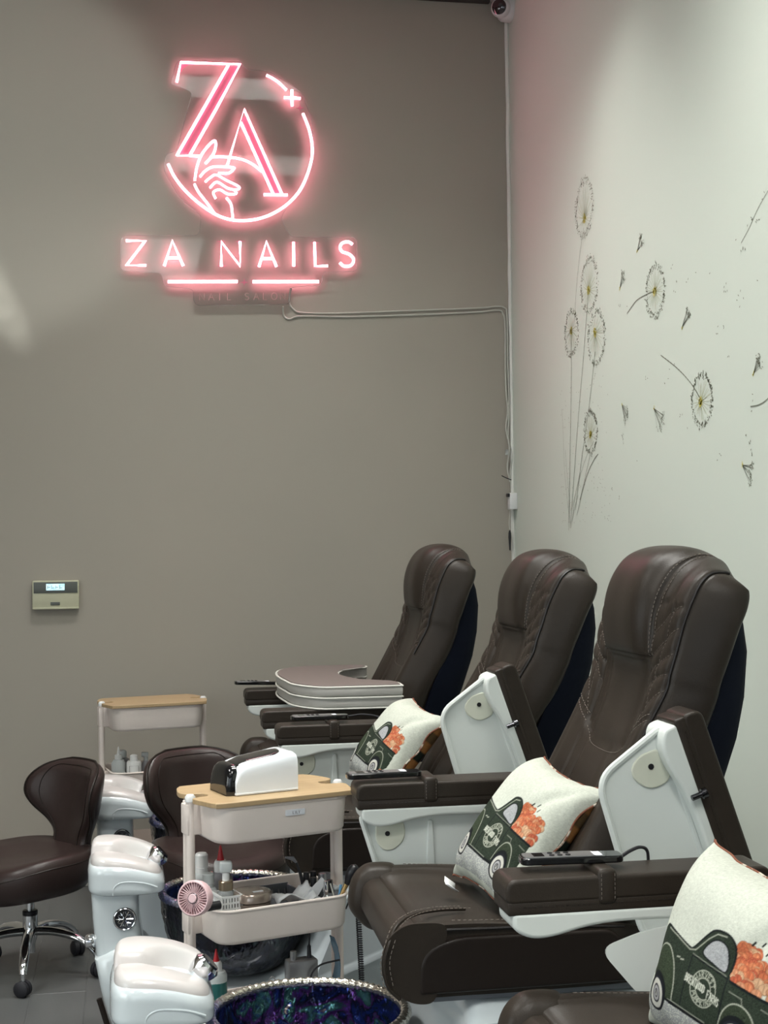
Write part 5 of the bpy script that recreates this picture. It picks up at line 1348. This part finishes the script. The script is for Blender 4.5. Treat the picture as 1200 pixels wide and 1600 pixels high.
# ---- far cart bottles
FG = 'bottles in the far cart'; ZF = ZB
bottle('nozzle_bottle', 'clear bottle with white pointed nozzle, leftmost in the far cart', B(-.145, -.02, ZF), [('body', G().lathe([(0, 0), (.026, 0), (.028, .004), (.028, .105), (.02, .118), (0, .120)], 22), 'frost'), ('cap', cyl(.015, .118, .138), 'white_plastic'), ('nozzle', G().lathe([(0, .137), (.007, .138), (.003, .165), (.0015, .170), (0, .170)], 14), 'white_plastic')], FG)
bottle('white_capped_jar', 'pale jar with rounded cap half hidden behind the labelled bottle', B(-.115, .05, ZF), [('body', cyl(.026, 0, .110), 'frost_dim'), ('cap', cyl(.017, .110, .145, .006), 'frost')], FG)
b_ = bottle('polish_remover_bottle', 'white labelled bottle with flip cap and red lettering in the far cart', B(-.090, -.060, ZF), [('body', G().lathe([(0, 0), (.028, 0), (.030, .004), (.030, .108), (.026, .114), (0, .115)], 24), 'white_plastic'), ('cap', G().lathe([(0, .114), (.015, .114), (.0155, .136), (.010, .140), (0, .141)], 20), 'white_plastic')], FG)
g = G()
for k, ch in enumerate('OLE'):
    for s_ in (GL[ch] if ch in GL else []):
        g.tube([(-.012 + (k + gx * .7) * .011, -.0306 + .0 * gx, .040 + gy * .011) for gx, gy in s_], .0011, 4)
obj('lettering', g, 'ink_red', b_)
obj('label_frame', G().tube([(-.018, -.0295, .03), (.018, -.0295, .03), (.018, -.0295, .098), (-.018, -.0295, .098)], .0006, 4, True), 'thermo_dark', b_)
bottle('spray_bottle', 'spray bottle with white trigger head and lilac label in the far cart', B(-.035, -.03, ZF), [('body', G().lathe([(0, 0), (.024, 0), (.026, .004), (.026, .066), (.018, .095), (.009, .108), (0, .110)], 22), 'frost_dim'), ('label_band', G().lathe([(.0265, .012), (.0270, .014), (.0270, .056), (.0265, .058)], 22), 'lilac'), ('neck', cyl(.0085, .106, .124), 'frost'), ('trigger_head', G().box(-.018, .010, -.008, .008, .122, .142, .004), 'frost')], FG)
g = G(); random.seed(9)
bm = bmesh.new(); bmesh.ops.create_icosphere(bm, subdivisions=3, radius=.045)
for v in bm.verts: v.co *= 1 + random.uniform(-.12, .12); v.co.z = v.co.z * 1.1 + .05
bm.verts.index_update(); g.add([v.co[:] for v in bm.verts], [[v.index for v in f.verts] for f in bm.faces]); bm.free()
t = thing('plastic_bag', 'crumpled translucent bag with white knot in the far cart', 'bag', B(.045, .0, ZF), 0)
obj('film', g, 'frost_dim', t, ang=20); obj('knot', G().lathe([(0, 0), (.018, .006), (.022, .020), (.012, .034), (0, .036)], 9, (.014, 0, .088)), 'frost', t, ang=20)
t = thing('black_pouch', 'black cloth pouch at the right of the far cart basket', 'pouch', B(.085, -.085, ZF), 0)
obj('cloth', G().lathe([(0, 0), (.045, 0), (.052, .03), (.046, .07), (.030, .098), (.012, .106), (0, .104)], 11), 'black', t, ang=30)

# ================================================================== TECHNICIAN STOOLS
def make_stool(label, loc, rotz, SH, leg0):
    """seat faces local +x, backrest at -x"""
    t = thing('technician_stool', label, 'stool', loc, rotz, 'brown leather stools')
    rows = []
    for z, s in ((-.112, .50), (-.118, .74), (-.108, .89), (-.075, .985), (-.035, 1.0), (-.006, .965), (.006, .88), (.006, .62), (.002, .30), (.001, .03)):
        r = []
        for k in range(56):
            a = 2 * math.pi * k / 56; cx, cy = math.cos(a), math.sin(a)
            x = .215 * math.copysign(abs(cx) ** .8, cx) * s + .01; y = .225 * math.copysign(abs(cy) ** .8, cy) * s
            zz = z + SH + .030 * (abs(y) / .22) ** 2 * (1 if z > -.05 else .3) - .018 * max(0, x / .2) ** 2 + .03 * max(0, -x / .2) ** 2
            r.append((x, y, zz))
        rows.append(r)
    s_ = obj('seat', G().grid(rows, cv=True, cap=True), 'stool_leather', t, ang=70)
    obj('seat_piping', G().tube([((p[0]) * .985, p[1] * .985, p[2] + .004) for p in rows[4]], .0035, 6, True), 'leather_dark', s_)
    # butterfly backrest: cylinder patch, narrow at the waist, wide above
    HWT = np.array(spline([(0, .112), (.10, .100), (.22, .102), (.34, .135), (.48, .192), (.62, .225), (.76, .224), (.87, .195), (.95, .145), (1.0, .07)], 8)); hw = lambda v: float(np.interp(v, HWT[:, 0], HWT[:, 1]))
    nu, nv = 33, 34; F_, B_ = [], []
    for i in range(nu):
        a = -1 + 2 * i / (nu - 1); rf, rb = [], []
        for j in range(nv):
            v = j / (nv - 1); w = hw(v) * a; R = .26
            th = w / R * 1.05; z = SH - .015 + .325 * v
            px_ = -.175 - .06 * v + (R - R * math.cos(th)) * 1.05; py = R * math.sin(th)
            e = max(0, 1 - abs(a) ** 4) ** .5; ev_ = min(1, (1 - v) * 9) ** .5
            h = .030 * e * ev_ + .0005
            n = (math.cos(th), -math.sin(th) * (1 if 1 else 0))
            rf.append((px_ + h * n[0], py + h * n[1], z)); rb.append((px_ - h * n[0], py - h * n[1], z))
        F_.append(rf); B_.append(rb)
    b = obj('backrest', G().grid([f_ + b__[::-1] for f_, b__ in zip(F_, B_)], cv=True, cap=True), 'stool_leather', t, ang=80)
    edge = [(( F_[0][j][0] + B_[0][j][0]) / 2, (F_[0][j][1] + B_[0][j][1]) / 2, F_[0][j][2]) for j in range(nv)] + [((F_[i][-1][0] + B_[i][-1][0]) / 2, F_[i][-1][1], F_[i][-1][2] + .0) for i in range(1, nu)] + [((F_[-1][j][0] + B_[-1][j][0]) / 2, (F_[-1][j][1] + B_[-1][j][1]) / 2, F_[-1][j][2]) for j in range(nv - 2, -1, -1)]
    obj('back_piping', G().tube(edge, .0045, 6), 'leather_dark', b)
    pth = []
    for j in range(3, nv - 3): pth.append(tuple(np.array(F_[4][j]) + np.array([.001, 0, 0])))
    for i in range(5, nu - 5): pth.append(tuple(np.array(F_[i][nv - 3]) + np.array([.001, 0, 0])))
    for j in range(nv - 4, 2, -1): pth.append(tuple(np.array(F_[nu - 5][j]) + np.array([.001, 0, 0])))
    obj('back_seam', G().tube(pth, .0014, 5), 'leather_dark', b)
    obj('seat_plate', G().box(-.08, .08, -.08, .08, SH - .135, SH - .112, .006), 'black', t)
    obj('height_lever', G().tube(spline([(.0, -.06, SH - .125), (.0, -.15, SH - .130), (.0, -.21, SH - .118)], 4), .004, 8), 'chrome', t)
    obj('gas_cylinder', cyl(.014, .20, SH - .11), 'chrome', t)
    obj('cylinder_collar', cyl(.0265, .205, .222, .003), 'black', t)
    obj('base_hub', G().lathe([(0, .075), (.016, .075), (.017, .105), (.024, .128), (.026, .14), (.026, .205), (0, .205)], 24), 'chrome', t)
    for k in range(5):
        a = 2 * math.pi * k / 5 + leg0; c, s = math.cos(a), math.sin(a)
        path = spline([(.015, .150), (.09, .150), (.17, .132), (.225, .098), (.245, .070)], 5)
        l = obj('base_leg', G().tube([(r * c, r * s, z) for r, z in path], [.020 - .007 * i / (len(path) - 1) for i in range(len(path))], 10, flat=.75), 'chrome', t)
        cxx, cyy = .250 * c, .250 * s; q = a + 1.1
        ca_ = obj('caster', G().tube([(cxx, cyy, .075), (cxx, cyy, .045)], .007, 8), 'chrome', t)
        m_ = Matrix.Translation((cxx, cyy, .0265)) @ Matrix.Rotation(q, 4, 'Z') @ Matrix.Rotation(math.pi / 2, 4, 'X')
        obj('wheel', G().lathe([(0, -.022), (.020, -.021), (.0262, -.016), (.0262, -.003), (.020, -.002), (.020, .002), (.0262, .003), (.0262, .016), (.020, .021), (0, .022)], 20, (0, 0, 0), m_), 'rubber', ca_)
    return t
s1 = make_stool('brown leather stool at the far left on a chrome five-star base', (-.335, 5.10, 0), math.radians(215), .405, math.radians(-20 - 215))
s2 = make_stool('brown leather stool behind the foreground cart, its back beside the nail lamp', (.30, 4.80, 0), math.radians(-62), .465, .3)
